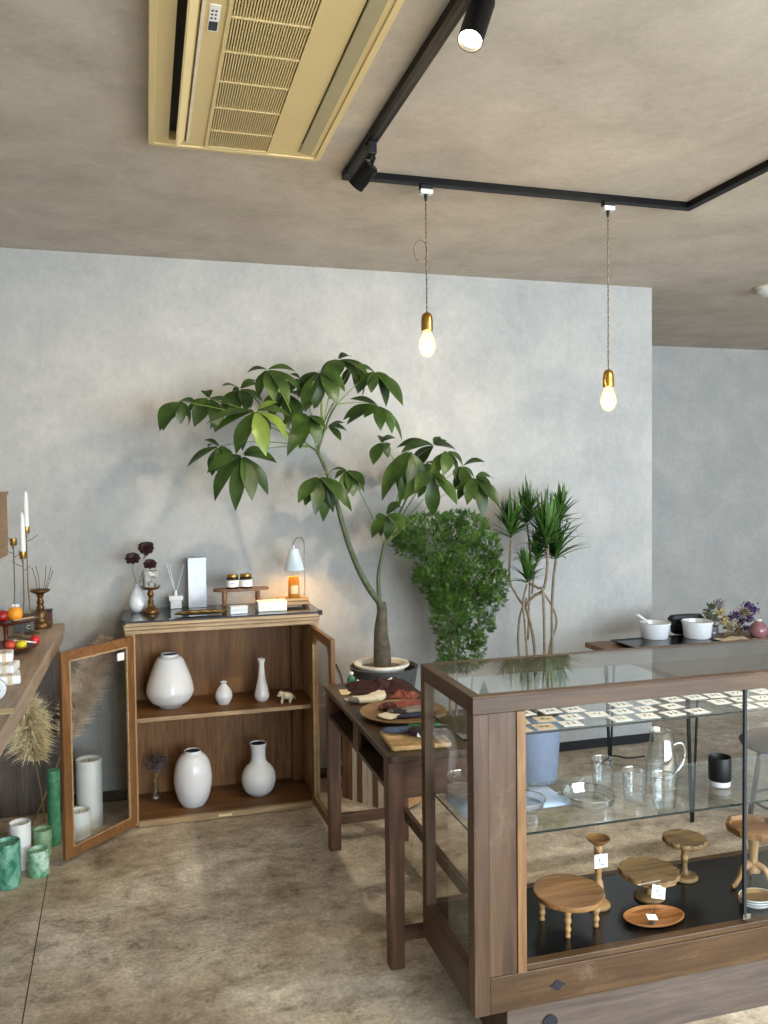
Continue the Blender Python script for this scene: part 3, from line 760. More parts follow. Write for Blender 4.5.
build('stem', MB().tube(pts, .0032, 10), M['chrome'], t)
shb = at(294,570,Y=3.94).z-CT
build('lamp_shade', MB().lathe([(0,shz),(4.2*sc,shz),(4.6*sc,shz-.003),(10.2*sc,shb),(9.9*sc,shb),(4.2*sc,shz-.005),(0,shz-.004)], (shx,0,0), 36), M['shade'] if 'shade' in M else M['white'], t)
build('bulb', MB().lathe([(0,shb+.006),(.010,shb+.008),(.014,shb+.016),(.012,shb+.03),(.007,shb+.05),(0,shb+.05)], (shx,0,0), 18), M['lampglow'], t)
q = at(294,597.5,Y=3.93)
t = thing('amber_candle_jar', 'amber glass candle jar with pale label under the lamp shade', 'jar', (q.x, 3.93, CT+.0005+.0425))
R = 5.6*sc; hh = 21*sc
build('glass', MB().lathe([(0,0),(R*.95,0),(R,.003),(R,hh*.78),(R*.88,hh*.84),(R*.88,hh),(R*.8,hh),(R*.8,hh*.8),(0,hh*.78)], n=30), M['amber'], t)
build('label', MB().sheet(lambda u,v: V((R*1.015*math.sin((u-.5)*1.5), -R*1.015*math.cos((u-.5)*1.5), hh*.20+hh*.40*v)), 16, 1), M['cream'], t)

# ---------------------------------------------------------------- left counter and wall box
t = thing('counter_table', 'long grey-brown counter along the left wall with a plain worktop', 'counter', (-.65, 2.6, 0))
K = lambda n, mb, m, p=None, **k: build(n, mb, m, p or t, True, **k)
K('worktop', MB().box(XL+.002, -.376, .9, WB-.012, .842, .866), M['counterY'], bevel=.001)
K('end_panel', MB().box(XL+.01, -.400, 4.06, 4.09, .0, .8415), M['panelZ'])
K('back_panel', MB().box(XL+.002, XL+.02, 1.0, 4.06, .0, .8415), M['panelZ'])
K('end_panel', MB().box(XL+.02, -.400, .98, 1.01, 0, .8415), M['panelZ'])
K('front_strip', MB().box(-.396, -.378, .95, 4.06, .80, .8415), M['counterY'])
WT = .8665
t = thing('wall_box', 'brown wooden box shelf hung on the left wall above the counter', 'shelf', (-.7, 2.8, 1.25))
K('side_panel', MB().box(-.505,-.489,2.3,3.3,1.254,1.474), M['boxY'], bevel=.001)
K('top_panel', MB().box(XL+.002,-.485,2.29,3.31,1.4745,1.487), M['boxY'], bevel=.001)
K('bottom_panel', MB().box(XL+.002,-.506,2.3,3.3,1.254,1.27), M['boxY'])
K('end_panel', MB().box(XL+.002,-.506,3.285,3.3,1.271,1.474), M['boxY']); K('end_panel', MB().box(XL+.002,-.506,2.3,2.315,1.271,1.474), M['boxY'])

# candlestick with reeds
p = at(41,628,Z=WT); sc = p.y/F
t = thing('turned_reed_stand', 'turned bronze-brown stand holding dark reed sticks at the end of the counter', 'stand', (p.x, p.y, WT+.0005))
build('pedestal', MB().lathe([(0,0)]+cr([(a*sc,b*sc*.80) for a,b in [(9,0),(9.3,4),(8,7),(6,9),(6.2,15),(4.8,20),(3,21),(3.6,24),(2.6,27),(3.4,30),(2.4,34),(2.8,37),(3.6,40)]],4)+[(0,32*sc)], n=32), M['bronze'], t)
build('cup', MB().lathe([(0,32*sc),(4*sc,32*sc),(8.8*sc,34.5*sc),(9*sc,36*sc),(7.5*sc,35.7*sc),(4*sc,34*sc),(0,33.5*sc)], n=32), M['bronze'], t)
for (bx, by, tx, ty) in ((37.5,588,32,568),(39.5,588,36,566),(43,588,46,566),(44,588,51,567),(45,588,53,571)):
    a, b = at(bx,by,Y=p.y)-V((p.x,p.y,WT)), at(tx,ty,Y=p.y+.02)-V((p.x,p.y,WT)); a.z = 33.6*sc
    m_ = (a+b)/2 + V((.004,0,.004)); build('stick', MB().tube([a,m_,b], .0016, 6), M['twig'] if 'twig' in M else M['deskX'], t)
p2 = at(34,628,Z=WT)
t = thing('dark_red_box', 'small dark red box behind the turned stand on the counter', 'box', (p.x+.004, p.y+.075, WT+.0005))
build('carton', MB().box(-.034,.036,-.022,.022,0,.062), M['darkred'] if 'darkred' in M else M['darkflower'], t, bevel=.001); build('lid', MB().box(-.035,.037,-.023,.023,.0622,.072), M['darkflower'], t, bevel=.001)
p = at(27,632,Z=WT)
t = thing('grey_tin', 'small square grey tin behind the two tier fruit stand', 'tin', (p.x, p.y, WT+.0005))
build('tin', MB().box(-.05,.03,-.03,.03,0,.052), M['tin'] if 'tin' in M else M['steel'], t, bevel=.003); build('lid', MB().box(-.0512,.0312,-.0312,.0312,.0521,.062), M['tin'] if 'tin' in M else M['steel'], t, bevel=.002)
build('emblem', MB().tube([(.012+.008*math.cos(a),-.0305,.026+.008*math.sin(a)) for a in [.7+4.9*k/12 for k in range(13)]], .0012, 6), M['paper'], t)

# tall branch candle holders
def holder(label, base, cup, candle, Y, side):
    b = at(base[0], base[1], Y=Y); c = at(cup[0], cup[1], Y=Y); b.z = WT+.0005; b.x = c.x - .012*side
    t = thing('candle_holder', label, 'candle holder', b, 0, 'tall thin candle holders on the counter')
    r = lambda P: V(P) - b
    build('base', MB().lathe([(0,0),(.030,0),(.031,.003),(.012,.006),(.004,.012),(0,.012)], n=26), M['blackiron'] if 'blackiron' in M else M['black'], t)
    mid = (b+c)/2 + V((.006*side,0,0))
    build('stem', MB().tube([(0,0,.006), r(mid), r(c)-V((0,0,.002))], [.0028,.0026,.0024], 8), M['blackiron'] if 'blackiron' in M else M['black'], t)
    build('cup', MB().lathe([(0,0),(.0125,0),(.0135,.002),(.0135,.030),(.0122,.030),(.0122,.006),(0,.005)], r(c), 24), M['brass'], t)
    mb = MB()
    for k, (h, dx, dz) in enumerate(((-.035,-.045,.028),(-.05,.028,.02),(-.02,-.02,.055))):
        a = r(c)+V((0,0,h)); e = a + V((dx*side if k<2 else dx,0.006*k,dz)); mb.tube([a,(a+e)/2+V((0,0,-.004)),e], [.0019,.0017,.0012], 6)
    build('twig', mb, M['blackiron'] if 'blackiron' in M else M['black'], t)
    if candle:
        cc = V(c) + V((0,0,.0066)); s = candle/ (F/Y)
        q = thing('taper_candle', candle_labels.pop(0), 'candle', cc, 0, 'white taper candles')
        build('wax', MB().lathe([(0,0),(.0108,0),(.0113,.004),(.0102,s*.8),(.0075,s*.93),(.003,s*.99),(0,s)], n=22), M['candle'], q)
        build('wick', MB().tube([(0,0,s-.002),(.0008,0,s+.008)], .0008, 6), M['stalk'], q)
candle_labels = ['nearer white taper candle in a brass cup, left part of the pair', 'farther white taper candle rising behind the nearer one']
holder('tall thin dark candle holder with white candle in front', (23,640), (23,558.5), 42, 3.72, 1)
holder('tall thin dark candle holder with white candle behind', (27,640), (26.5,533.5), 38, 3.86, -1)
holder('tall thin dark candle holder with an empty brass cup', (17,640), (13.5,545.5), 0, 3.80, 1)

# two tier fruit stand
fy = 3.46; fx = at(6,640,Y=fy).x
def fz(px, py): return at(px, py, Y=fy).z
t = thing('tiered_stand', 'two tier dark red-brown plate stand holding fruit on the counter', 'tiered stand', (fx, fy, WT+.0005))
zl, zu = .028, at(5,624,Y=fy).z - WT
build('lower_plate', MB().lathe([(0,0),(.05,0),(.06,.004),(.112,.018),(.118,.026),(.110,.022),(.06,.010),(0,.009)], n=44), M['redwood'] if 'redwood' in M else M['rustic'], t)
build('column', MB().lathe([(0,.0095)]+cr([(.016,.0095),(.010,.02),(.013,.035),(.008,.05),(.010,zu-.012),(.018,zu-.001)],4)+[(0,zu-.001)], n=22), M['redwood'] if 'redwood' in M else M['rustic'], t)
build('upper_plate', MB().lathe([(0,zu-.001),(.06,zu),(.118,zu+.012),(.125,zu+.019),(.117,zu+.016),(.06,zu+.008),(0,zu+.007)], n=44), M['redwood'] if 'redwood' in M else M['rustic'], t)
def fruit(name, label, px, dy, zbase, R, mat, sq=1.0, stem=True, flame=False):
    q = at(px, 640, Y=fy+dy)
    t = thing(name, label, 'fruit', (q.x, fy+dy, zbase), 0, 'fruit on the tiered stand')
    k = 14
    pr = []
    for i in range(k+1):
        a = PI*i/k; r = math.sin(a)*R; z = R*sq - math.cos(a)*R*sq
        if i in (0, k): r = 0
        z += (.10*R if i == 0 else 0) - (.16*R if i == k else (.04*R if i == k-1 else 0))
        pr.append((r, z))
    build('body', MB().lathe(pr, n=28), mat, t)
    if stem: build('stem', MB().tube([(0,0,R*sq*1.85),(.002,0,R*sq*2.05),(.004,0,R*sq*2.2)], .0016, 6), M['stalk'], t)
    return t
zu0, zl0 = WT+.0005+zu+.0085, WT+.0005+.0105
M['orange'] = plain('orange_peel', (232,150,30), .5, var=.05, scale=60, bmp=.002); M['apple'] = plain('apple_red', (160,36,34), .35, var=.3, scale=12)
M['lemon'] = plain('lemon_peel', (226,204,40), .45, bmp=.002); M['redc'] = plain('red_wax', (196,30,34), .4); M['orangered'] = plain('orange_red', (206,78,50), .45, var=.15)
fruit('orange', 'orange with a white tag on the upper plate of the stand', 15.5, -.01, zu0, .029, M['orange'])
fruit('apple', 'red apple on the upper plate beside the orange', 2.5, -.02, zu0, .0265, M['apple'], .92)
fruit('lemon', 'yellow lemon on the lower plate of the stand', 21, -.035, zl0+.003, .0205, M['lemon'], .88)
fruit('tangerine', 'orange-red tangerine on the lower plate beside the lemon', 10, -.03, zl0, .0225, M['orangered'], .9)
fruit('pomegranate', 'small red fruit with a pointed crown at the edge of the lower plate', 35.0, .0, zl0+.011, .0185, M['redc'], 1.05)
q = at(15.5,603,Y=fy-.01); t = thing('paper_tag', 'tiny folded white tag on top of the orange', 'tag', (q.x, fy-.01, zu0+.029*1.93))
build('card', MB().box(-.014,.014,-.008,.008,0,.0012).box(-.013,.013,.006,.0075,.0012,.010), M['paper'], t)
q = at(24,634,Y=fy-.04); t = thing('paper_slip', 'cream paper slip lying on the right edge of the upper plate', 'paper', (fx+.075, fy-.03, zu0+.0105))
build('sheet', MB().bar((-.04,-.02,-.0),(.028,.02,.004),.022,.001), M['cream'], t)
t = thing('pen', 'white pen with red end lying across the lower plate', 'pen', (fx+.06, fy-.015, zl0+.022))
build('barrel', MB().tube([(-.030,.0,.014),(.052,-.01,.002)], .0035, 10), M['paper'], t); build('tip', MB().tube([(.052,-.01,.002),(.062,-.0112,.0005)], [.0036,.001], 10), M['redc'], t)

# wrapped parcels near the camera edge
def parcel(label, px, py, w, d, h, z, rz, mat):
    q = at(px, py, Z=WT)
    t = thing('wrapped_parcel', label, 'parcel', (q.x, q.y, z), rz, 'white parcels on the counter')
    mb = MB()
    def fn(u, v): return None
    mb.box(-w,w,-d,d,0,h); o = build('wrapper', mb, mat, t, bevel=.006)
    build('fold', MB().box(-w*1.003,-w*.1,-d*1.01,d*1.01,h*.45,h*.56), M['paper'], t, bevel=.001)
    build('band', MB().box(w*.3,w*.55,-d*1.012,d*1.012,-.0002,h*1.02), M['tan'], t)
    return t
parcel('white wrapped parcel at the bottom of the counter pile', 2, 683, .055, .05, .030, WT+.0005, .15, M['paper'])
parcel('cream wrapped parcel in the middle of the counter pile', 1, 681, .050, .045, .028, WT+.0315, -.1, M['wax_marble2'] if 'wax_marble2' in M else M['white'])
parcel('top white parcel of the counter pile below the fruit stand', -1, 679, .045, .04, .030, WT+.0605, .1, M['paper'])
q = at(0,699,Z=WT); t = thing('white_round_tin', 'round white tin standing on edge with a dark mark, front of the pile', 'tin', (q.x-.012, q.y-.015, WT+.0005))
mb = MB().lathe([(0,-.012),(.030,-.012),(.033,-.009),(.033,.009),(.030,.012),(0,.012)], n=36); mb.xf(Matrix.Translation((0,0,.033)) @ Matrix.Rotation(PI/2,4,'X') @ Matrix.Rotation(0,4,'Z'))
build('tin', mb, M['porc'], t)
build('mark', MB().tube([(.016*math.cos(a),-.0128,.033+.016*math.sin(a)) for a in [-.6+2.0*k/8 for k in range(9)]], .002, 6), M['ink'], t)
q = at(3,712,Z=WT); t = thing('price_card', 'cream price card lying near the front edge of the counter', 'card', (q.x, q.y, WT+.0005), .1)
build('card', MB().box(-.03,.028,-.03,.03,0,.0012), M['cream'], t); build('print', MB().box(-.02,.016,.006,.012,.0013,.0016).box(-.02,.010,-.008,-.003,.0013,.0016), M['tan'], t)

# ---------------------------------------------------------------- floor candles and pampas grass
def pillar(label, px, pyb, wpx, hpx, mat, hollow=True):
    q = at(px, pyb, Z=0); sc = q.y/F; R = wpx*sc/2; h = (hpx-.34*wpx)*sc
    q = V((q.x, q.y+R*.8, .0006))
    t = thing('pillar_candle', label, 'candle', q, 0, 'pillar candles on the floor')
    if hollow: pr = [(0,0),(R*.97,0),(R,.003),(R,h-.003),(R*.97,h),(R*.85,h-.001),(R*.78,h-.012),(0,h-.016)]
    else: pr = [(0,0),(R*.97,0),(R,.003),(R,h-.005),(R*.96,h),(0,h-.002)]
    build('wax', MB().lathe(pr, n=36, wob=lambda a: 1+.006*math.sin(3*a)+.004*math.sin(7*a)), mat, t)
    build('wick', MB().tube([(0,0,h-.02),(.001,.001,h-.003)], .001, 6), M['dark'], t)
    return t
pillar('largest teal marbled candle at the left edge of the floor', 6, 890, 24, 50, M['wax_teal'])
pillar('tall white candle on the floor between the green candles', 19.5, 871, 19.5, 50, M['candle'])
pillar('pale green candle standing behind the mint candle', 41.5, 857, 17.5, 30, M['wax_pale'])
pillar('small mint green and white marbled candle in front', 38, 878, 19, 31, M['wax_mint'])
pillar('tall slim green candle just left of the open cabinet door', 54.5, 846, 11.5, 75, M['wax_green'], False)
pillar('tall white candle behind the glass of the left cabinet door', 89.5, 829, 24, 73, M['candle'])
pillar('short white candle in front of the tall one behind the door glass', 79, 840, 21, 33, M['candle'])
def plume(label, base, neck, tip, R, mat, seed, droop, N=1500):
    rnd = random.Random(seed)
    base, neck, tip = V(base), V(neck), V(tip)
    t = thing('pampas_stem', label, 'dried grass', base, 0, 'pampas grass beside the cabinet')
    r = lambda P: P - base
    build('stalk', MB().tube([(0,0,0), r(neck)*.55+V((.004,0,0)), r(neck), r(neck.lerp(tip,.8))], [.004,.0036,.003,.0015], 8), M['stalk'], t)
    mb = MB(); ax = tip - neck; L = ax.length
    for k in range(N):
        u = rnd.random()**.9; p0 = neck.lerp(tip, u*.95)
        a = rnd.uniform(0, 2*PI); s = V((math.cos(a), math.sin(a)*.7, rnd.uniform(-.2,.6))).normalized()
        ln = R*(.5+.9*math.sin(PI*min(1,u*.85+.15)))*rnd.uniform(.55,1.15)
        d = (ax.normalized()*.75 + s*.8).normalized()
        e = p0 + d*ln + V((0,0,-droop*ln)); m_ = (p0+e)/2 + d*ln*.05 + V((0,0,.22*ln*droop+.02*ln))
        e.y = min(e.y, 4.03); m_.y = min(m_.y, 4.03); e.x = min(e.x, -.122); m_.x = min(m_.x, -.122)
        x = d.cross(V((rnd.gauss(0,1),rnd.gauss(0,1),rnd.gauss(0,1)))).normalized()*rnd.uniform(.0016,.0034)
        q1 = p0.lerp(m_,.5)*1.0
        mb.add([r(p0)-x*.5, r(p0)+x*.5, r(m_)-x, r(m_)+x, r(e)], [(0,1,3,2),(2,3,4)], True)
        for w in range(2):
            f0 = p0.lerp(m_, rnd.uniform(.3,1)); f1 = f0 + (d+V((rnd.gauss(0,.5),rnd.gauss(0,.5),rnd.gauss(0,.5)-droop*.5)))*ln*.3
            f1.y = min(f1.y, 4.04); f1.x = min(f1.x, -.12)
            mb.add([r(f0)-x*.6, r(f0)+x*.6, r(f1)], [(0,1,2)], True)
    build('plume', mb, mat, t, angle=0)
b1 = at(48,812,Z=0)
n1 = at(35,762,Y=3.74); t1 = at(20,690,Y=3.55)
plume('pampas stem with a yellow plume fanning out under the counter', (b1.x,3.95,.001), n1, t1, .125, M['pampas'], 11, .55)
n2 = at(66,742,Y=3.95); t2 = at(107,636,Y=4.00)
plume('tall grey-brown pampas plume rising behind the open cabinet door', (at(36,815,Z=0).x,3.93,.001), n2, t2, .105, M['pampas2'], 12, .3, 3000)

# ---------------------------------------------------------------- old school desk
DX0, DX1, DY0, DY1, DZ = .690, 1.035, 2.385, 3.346, .672
t = thing('desk', 'old dark wooden desk with an open shelf under its scuffed top', 'desk', ((DX0+DX1)/2, (DY0+DY1)/2, 0))
K = lambda n, mb, m, p=None, **k: build(n, mb, m, p or t, True, **k)
out = rrect(DX0, DX1, DY0, DY1, .014, 5)
K('desktop', MB().prism(out, DZ-.022, DZ), M['deskY'], bevel=.003)
K('shelf_board', MB().box(DX0+.006, DX1-.02, DY0+.05, DY1-.04, .552, .566), M['deskY'])
K('back_board', MB().box(DX1-.02, DX1-.008, DY0+.05, DY1-.04, .552, DZ-.0225), M['deskY'])
K('end_board', MB().box(DX0+.012, DX1-.012, DY0+.028, DY0+.040, .53, DZ-.0225), M['deskX'])
K('end_board', MB().box(DX0+.012, DX1-.012, DY1-.040, DY1-.028, .53, DZ-.0225), M['deskX'])
K('end_cleat', MB().box(DX0+.004, DX1-.004, DY0+.012, DY0+.027, DZ-.05, DZ-.0225), M['deskX'])
K('divider', MB().box(DX0+.006, DX0+.018, 2.795, 2.865, .5665, DZ-.0225), M['deskZ'])
for x in (DX0+.002, DX1-.054):
    for y in (DY0+.018, DY1-.076):
        K('leg', MB().hexa([(x+.003,y+.003,0.0005),(x+.049,y+.003,0.0005),(x+.049,y+.049,0.0005),(x+.003,y+.049,0.0005)],[(x,y,DZ-.023),(x+.052,y,DZ-.023),(x+.052,y+.052,DZ-.023),(x,y+.052,DZ-.023)]), M['deskZ'], bevel=.002)
K('stretcher', MB().box(DX0+.042, DX1-.042, DY0+.026, DY0+.050, .082, .122), M['deskX'], bevel=.002)
K('stretcher', MB().box(DX0+.042, DX1-.042, DY1-.057, DY1-.033, .100, .140), M['deskX'], bevel=.002)
K('stretcher', MB().box(DX1-.034, DX1-.012, DY0+.058, DY1-.064, .105, .147), M['deskY'], bevel=.002)
DT = DZ+.0006
# round tray with cutlery bundles
tc = V((.865, 2.80, DT)); R = .155
t = thing('round_tray', 'round brown wooden tray with cutlery on the dark desk', 'tray', tc)
build('dish', MB().lathe([(0,0),(R*.78,0),(R*.86,.004),(R*.985,.016),(R,.019),(R*.985,.0205),(R*.93,.018),(R*.84,.009),(0,.008)], n=56), M['dish'], t)
build('foot_ring', MB().lathe([(R*.70,-.0004),(R*.74,-.0004),(R*.74,.0002),(R*.70,.0002),(R*.70,-.0004)], n=40), M['dish'], t)
M['redcloth'] = plain('rust_leather', (128,62,48), .75, var=.2, scale=20); M['winecloth'] = plain('wine_cloth', (54,20,19), .85, var=.3, scale=16)
M['offcloth'] = plain('natural_linen', (222,210,184), .9, var=.07, scale=30, bmp=.003); M['navy'] = plain('navy_cloth', (34,44,66), .85, var=.25); M['darkgrey'] = plain('charcoal_cloth', (40,34,36), .85, var=.2)
M['greyc'] = plain('grey_cloth', (122,112,102), .9, var=.2); M['greencloth'] = plain('green_cloth', (28,98,52), .8, var=.2)
def pouch(name, label, cat, c, L, w, h, rz, mat, band=None, group=None, tail=0, curl=0):
    """A soft folded cloth roll: rounded, tapering at one end, with a stitched band."""
    t = thing(name, label, cat, c, rz, group)
    def fn(u, v):
        a = 2*PI*v; x = (u-.5)*L; prof = (max(0,1-abs(2*u-1)**4))**.5*(1-tail*u)
        wv = 1+.05*math.sin(9*u+2*a)
        ce, se = math.cos(a), math.sin(a)
        y = math.copysign(abs(ce)**.7, ce)*w/2*prof*wv; z = h/2+math.copysign(abs(se)**.7, se)*h/2*max(prof,.02)*(1+.08*math.sin(13*u)) 
        nz = mnoise.noise(V((u*7+L*90, math.cos(a)*1.6, math.sin(a)*1.6+w*50)))
        z *= 1+.30*nz*prof; y *= 1+.16*mnoise.noise(V((u*5+w*70, 3.3, v*2)))
        return V((x, y+curl*(u-.5)**2, max(z,.0004)))
    build('fabric', MB().sheet(fn, 40, 24), mat, t, angle=0)
    if band:
        u = band[0]; bl = band[2] if len(band) > 2 else .03
        def fb(uu, v):
            q = fn(u+(uu-.5)*bl/L*2, v); c2 = V((q.x,curl*(u-.5)**2,h/2)); return c2 + (q-c2)*1.05
        build('band', MB().sheet(fb, 4, 18), band[1], t, angle=0)
    return t
zt2 = DT+.0096
pouch('cloth_roll', 'rust red leather cutlery roll lying across the back of the round tray', 'cloth roll', tc+V((.02,.055,.0106)), .19, .062, .022, -.05, M['redcloth'], (.16, M['winecloth'], .03), 'rolls on the round tray')
pouch('cloth_roll', 'grey linen cutlery roll with a dark band in the middle of the round tray', 'cloth roll', tc+V((.028,-.012,.0106)), .18, .055, .020, -.04, M['greyc'], (.2, M['darkgrey'], .028), 'rolls on the round tray')
pouch('cloth_roll', 'slim navy cloth roll along the front of the round tray', 'cloth roll', tc+V((.03,-.062,.0106)), .15, .026, .013, .03, M['navy'], (.15, M['darkgrey'], .02), 'rolls on the round tray')
pouch('linen_napkin', 'folded white linen napkin under the grey roll on the tray', 'napkin', tc+V((-.062,-.035,.0102)), .075, .07, .010, .5, M['offcloth'])
pouch('oven_mitt', 'natural linen mitt slung over the back of the round tray', 'mitt', V((.815,3.02,DT)), .19, .060, .026, .45, M['offcloth'], (.07, M['greyc'], .014), None, 0, .25)
q = at(347,692,Z=DT); t = thing('blank_card', 'blank cream card at the left edge of the desk', 'card', (q.x, q.y, DT), -.1)
build('card', MB().box(-.028,.028,-.04,.04,0,.0015), M['cream'], t)
q = at(357,680,Z=DT); t = thing('green_bottle', 'small green glass bottle at the far end of the desk', 'bottle', (.800, 3.312, DT)); t.scale = (.85,.85,.75)
M['greenglass'] = plain('green_glass', (70,128,92), .12)
build('glass', MB().lathe([(0,0)]+cr([(.018,0),(.02,.004),(.02,.03),(.016,.04),(.009,.047),(.009,.055)],4)+[(.006,.055),(0,.05)], n=26), M['greenglass'], t); build('cap', MB().lathe([(0,.0552),(.010,.0552),(.010,.066),(.008,.068),(0,.068)], n=20), M['white'], t)
def crumple(name, label, cat, c, L, W, h, rz, mat, seed):
    """A dropped piece of cloth: one sheet with folds, resting on its edges."""
    t = thing(name, label, cat, c, rz)
    def fn(u, v):
        x, y = (u-.5), (v-.5); e = 1+.22*mnoise.noise(V((x*3, y*3, seed)))
        r = max(abs(x), abs(y))*2; d = max(0, 1-r**3)
        f = .45+.55*abs(mnoise.noise(V((x*5+1, y*5, seed+3.3))))*2.2 + .25*mnoise.noise(V((x*13, y*13, seed+7)))
        return V((x*L*e, y*W*e, .0015 + h*d*max(.12, f)))
    build('fabric', MB().sheet(fn, 44, 32), mat, t, angle=0, solid=.0015)
    return t
crumple('dark_cloth', 'crumpled wine red and black cloth heap at the far end of the desk', 'cloth', V((.89,3.20,DT)), .25, .15, .036, -.1, M['winecloth'], 2.0)
crumple('rust_glove', 'small rust brown leather piece beside the wine cloth heap', 'glove', V((.95,3.05,DT)), .10, .07, .022, -.5, M['redcloth'], 5.0)
# rattan mat with pencil roll
q0 = V((.815, 2.515, DT)); t = thing('rattan_tray', 'square woven rattan tray at the near end of the desk', 'tray', q0, -.06)
mb = MB()
for i in range(20):
    y = -.085+.17*(i+.5)/20
    mb.tube([(x, y, .0055+.0018*math.sin(x*260+i*PI)) for x in [-.09+.18*k/36 for k in range(37)]], .0042, 5)
build('weave', mb, M['rattan'] if 'rattan' in M else M['lightX'], t)
mb = ring(MB(), rrect(-.097,.097,-.092,.092,.012,4), rrect(-.086,.086,-.081,.081,.008,4), .0003, .014)
build('rim', mb, M['rattan'] if 'rattan' in M else M['lightX'], t, bevel=.003)
zr2 = DT+.0155
pouch('cloth_roll', 'blue grey cloth roll lying in the rattan tray', 'cloth roll', q0+V((-.02,.045,.0155)), .15, .034, .018, -.25, M['navyg'] if 'navyg' in M else M['navy'], (.8, M['darkgrey'], .02), 'rolls in the rattan tray')
pouch('cloth_roll', 'dark red and black roll in the rattan tray nearest the glass case', 'cloth roll', q0+V((.035,-.01,.0155)), .12, .038, .026, -.35, M['winecloth'], (.3, M['darkgrey'], .03), 'rolls in the rattan tray')
pouch('cloth_roll', 'green cloth roll laid between the rattan tray and the round tray', 'cloth roll', q0+V((.075,.125,0)), .12, .022, .016, -.1, M['greencloth'])
q = at(410,731,Z=zr2); t = thing('white_reel', 'small white thread reel in the rattan tray', 'thread reel', q0+V((.006,-.012,.0155)), .3); t.scale = (.62,.62,.62)
mb = MB().lathe([(0,-.014),(.012,-.014),(.0125,-.011),(.009,-.009),(.009,.009),(.0125,.011),(.012,.014),(0,.014)], n=24); mb.xf(Matrix.Translation((0,0,.0128)) @ Matrix.Rotation(PI/2,4,'X'))
build('reel', mb, M['paper'], t); mb = MB().lathe([(.0092,-.0088),(.0102,-.008),(.0102,.008),(.0092,.0088)], n=24); mb.xf(Matrix.Translation((0,0,.0128)) @ Matrix.Rotation(PI/2,4,'X')); build('thread', mb, M['offcloth'], t)

# slatted crate (plant stand) with planter on top
rzc = math.atan2(-.236,.154)
# corner points on floor: far-left end of slatted face, near corner, right end
A = V((.868, 3.80, 0)); B = V((1.065, 3.52, 0))
dr = (B-A).normalized(); nr = V((-dr.y, dr.x, 0)); 
if nr.x < 0: nr = -nr
Lc = (B-A).length; Wc = .24; Hc = .405
ang = math.atan2(dr.y, dr.x)
ctr = (A+B)/2 + nr*Wc/2
t = thing('slatted_crate', 'wooden crate of pale and brown upright slats standing behind the desk', 'crate', (ctr.x, ctr.y, 0), ang)
# local x along dr, y: left normal of dr ; the slatted face is at local -y or +y
sgn = -1 if (V((-dr.y, dr.x, 0)).dot(nr) > 0) else 1
hw, hl = Wc/2, Lc/2
n = 11
for k in range(n):
    x0 = -hl + Lc*k/n; x1 = x0 + Lc/n*.86
    yy = sgn*hw
    build('slat', MB().box(x0, x1, min(yy,yy-sgn*.014), max(yy,yy-sgn*.014), .012, Hc), M['boardlight'] if k in (2,4,5,7,8,10) else M['board'], t, bevel=.0015)
build('bottom_rail', MB().box(-hl-.002, hl+.002, min(sgn*(hw+.003),sgn*(hw-.02)), max(sgn*(hw+.003),sgn*(hw-.02)), .0006, .0118), M['boardlight'], t)
for z0, z1 in ((.02,.115),(.122,.215),(.222,.31),(.317,Hc)):
    build('plank', MB().box(hl-.014, hl, -hw+.016, hw-.016, z0, z1), M['crateX'], t, bevel=.0015)
    build('plank', MB().box(-hl, -hl+.014, -hw+.016, hw-.016, z0, z1), M['crateX'], t, bevel=.0015)
build('back_board', MB().box(-hl, hl, min(-sgn*hw,-sgn*(hw-.014)), max(-sgn*hw,-sgn*(hw-.014)), .012, Hc), M['board'], t)
build('top_board', MB().box(-hl-.004, hl+.004, -hw-.004, hw+.004, Hc+.0004, Hc+.014), M['crateX'], t, bevel=.0015)

# ---------------------------------------------------------------- money tree
PT = V((1.052, 3.70, Hc+.0150))
t = thing('money_tree', 'tall money tree with drooping palmate leaves in a white pot inside a grey planter', 'potted tree', PT)
Zr = .648 - PT.z
build('planter', MB().lathe([(0,0)]+[(.118,0),(.122,.004),(.158,Zr),(.160,Zr+.003),(.150,Zr+.003),(.147,Zr-.004),(.118,.02),(0,.018)], n=56), M['pot'], t)
build('inner_pot', MB().lathe([(.085,.03),(.108,Zr-.01),(.113,Zr+.004),(.127,Zr+.006),(.130,Zr+.013),(.128,Zr+.019),(.110,Zr+.019),(.104,Zr+.010),(.100,Zr-.02),(0,Zr-.02)], (-.012,0,0), 48), M['potwhite'], t)
build('soil', MB().lathe([(0,Zr+.003),(.05,Zr+.002),(.103,Zr-.003)], (-.012,0,0), 30), M['soil'], t)
build('watering_hose', MB().tube([at(x,y,Y=3.53)-PT for x,y in ((357,680),(362,684),(372,685.5),(384,683),(392,678))], .0055, 10), M['potwhite'], t)
def curve3(pts, k=6):
    P = [V(pts[0])] + [V(p) for p in pts] + [V(pts[-1])]; o = []
    for i in range(1, len(P)-2):
        for j in range(k):
            u = j/k; o.append(.5*((2*P[i]) + (-P[i-1]+P[i+1])*u + (2*P[i-1]-5*P[i]+4*P[i+1]-P[i+2])*u*u + (-P[i-1]+3*P[i]-3*P[i+1]+P[i+2])*u**3))
    o.append(P[-1]); return o
def lerp_r(r, n): return [r[0] + (r[-1]-r[0])*i/(n-1) if len(r) == 2 else None for i in range(n)]
def radii(rs, n):
    out = []
    for i in range(n):
        f = i/(n-1)*(len(rs)-1); k = min(int(f), len(rs)-2); out.append(rs[k]+(rs[k+1]-rs[k])*(f-k))
    return out
def pt(x, y, Y): return at(x, y, Y=Y) - PT
tr = curve3([pt(382.5,676,3.70), pt(382.5,668,3.70), pt(382,650,3.70), pt(381,630,3.70), pt(382,612,3.70), pt(381,603,3.70)])
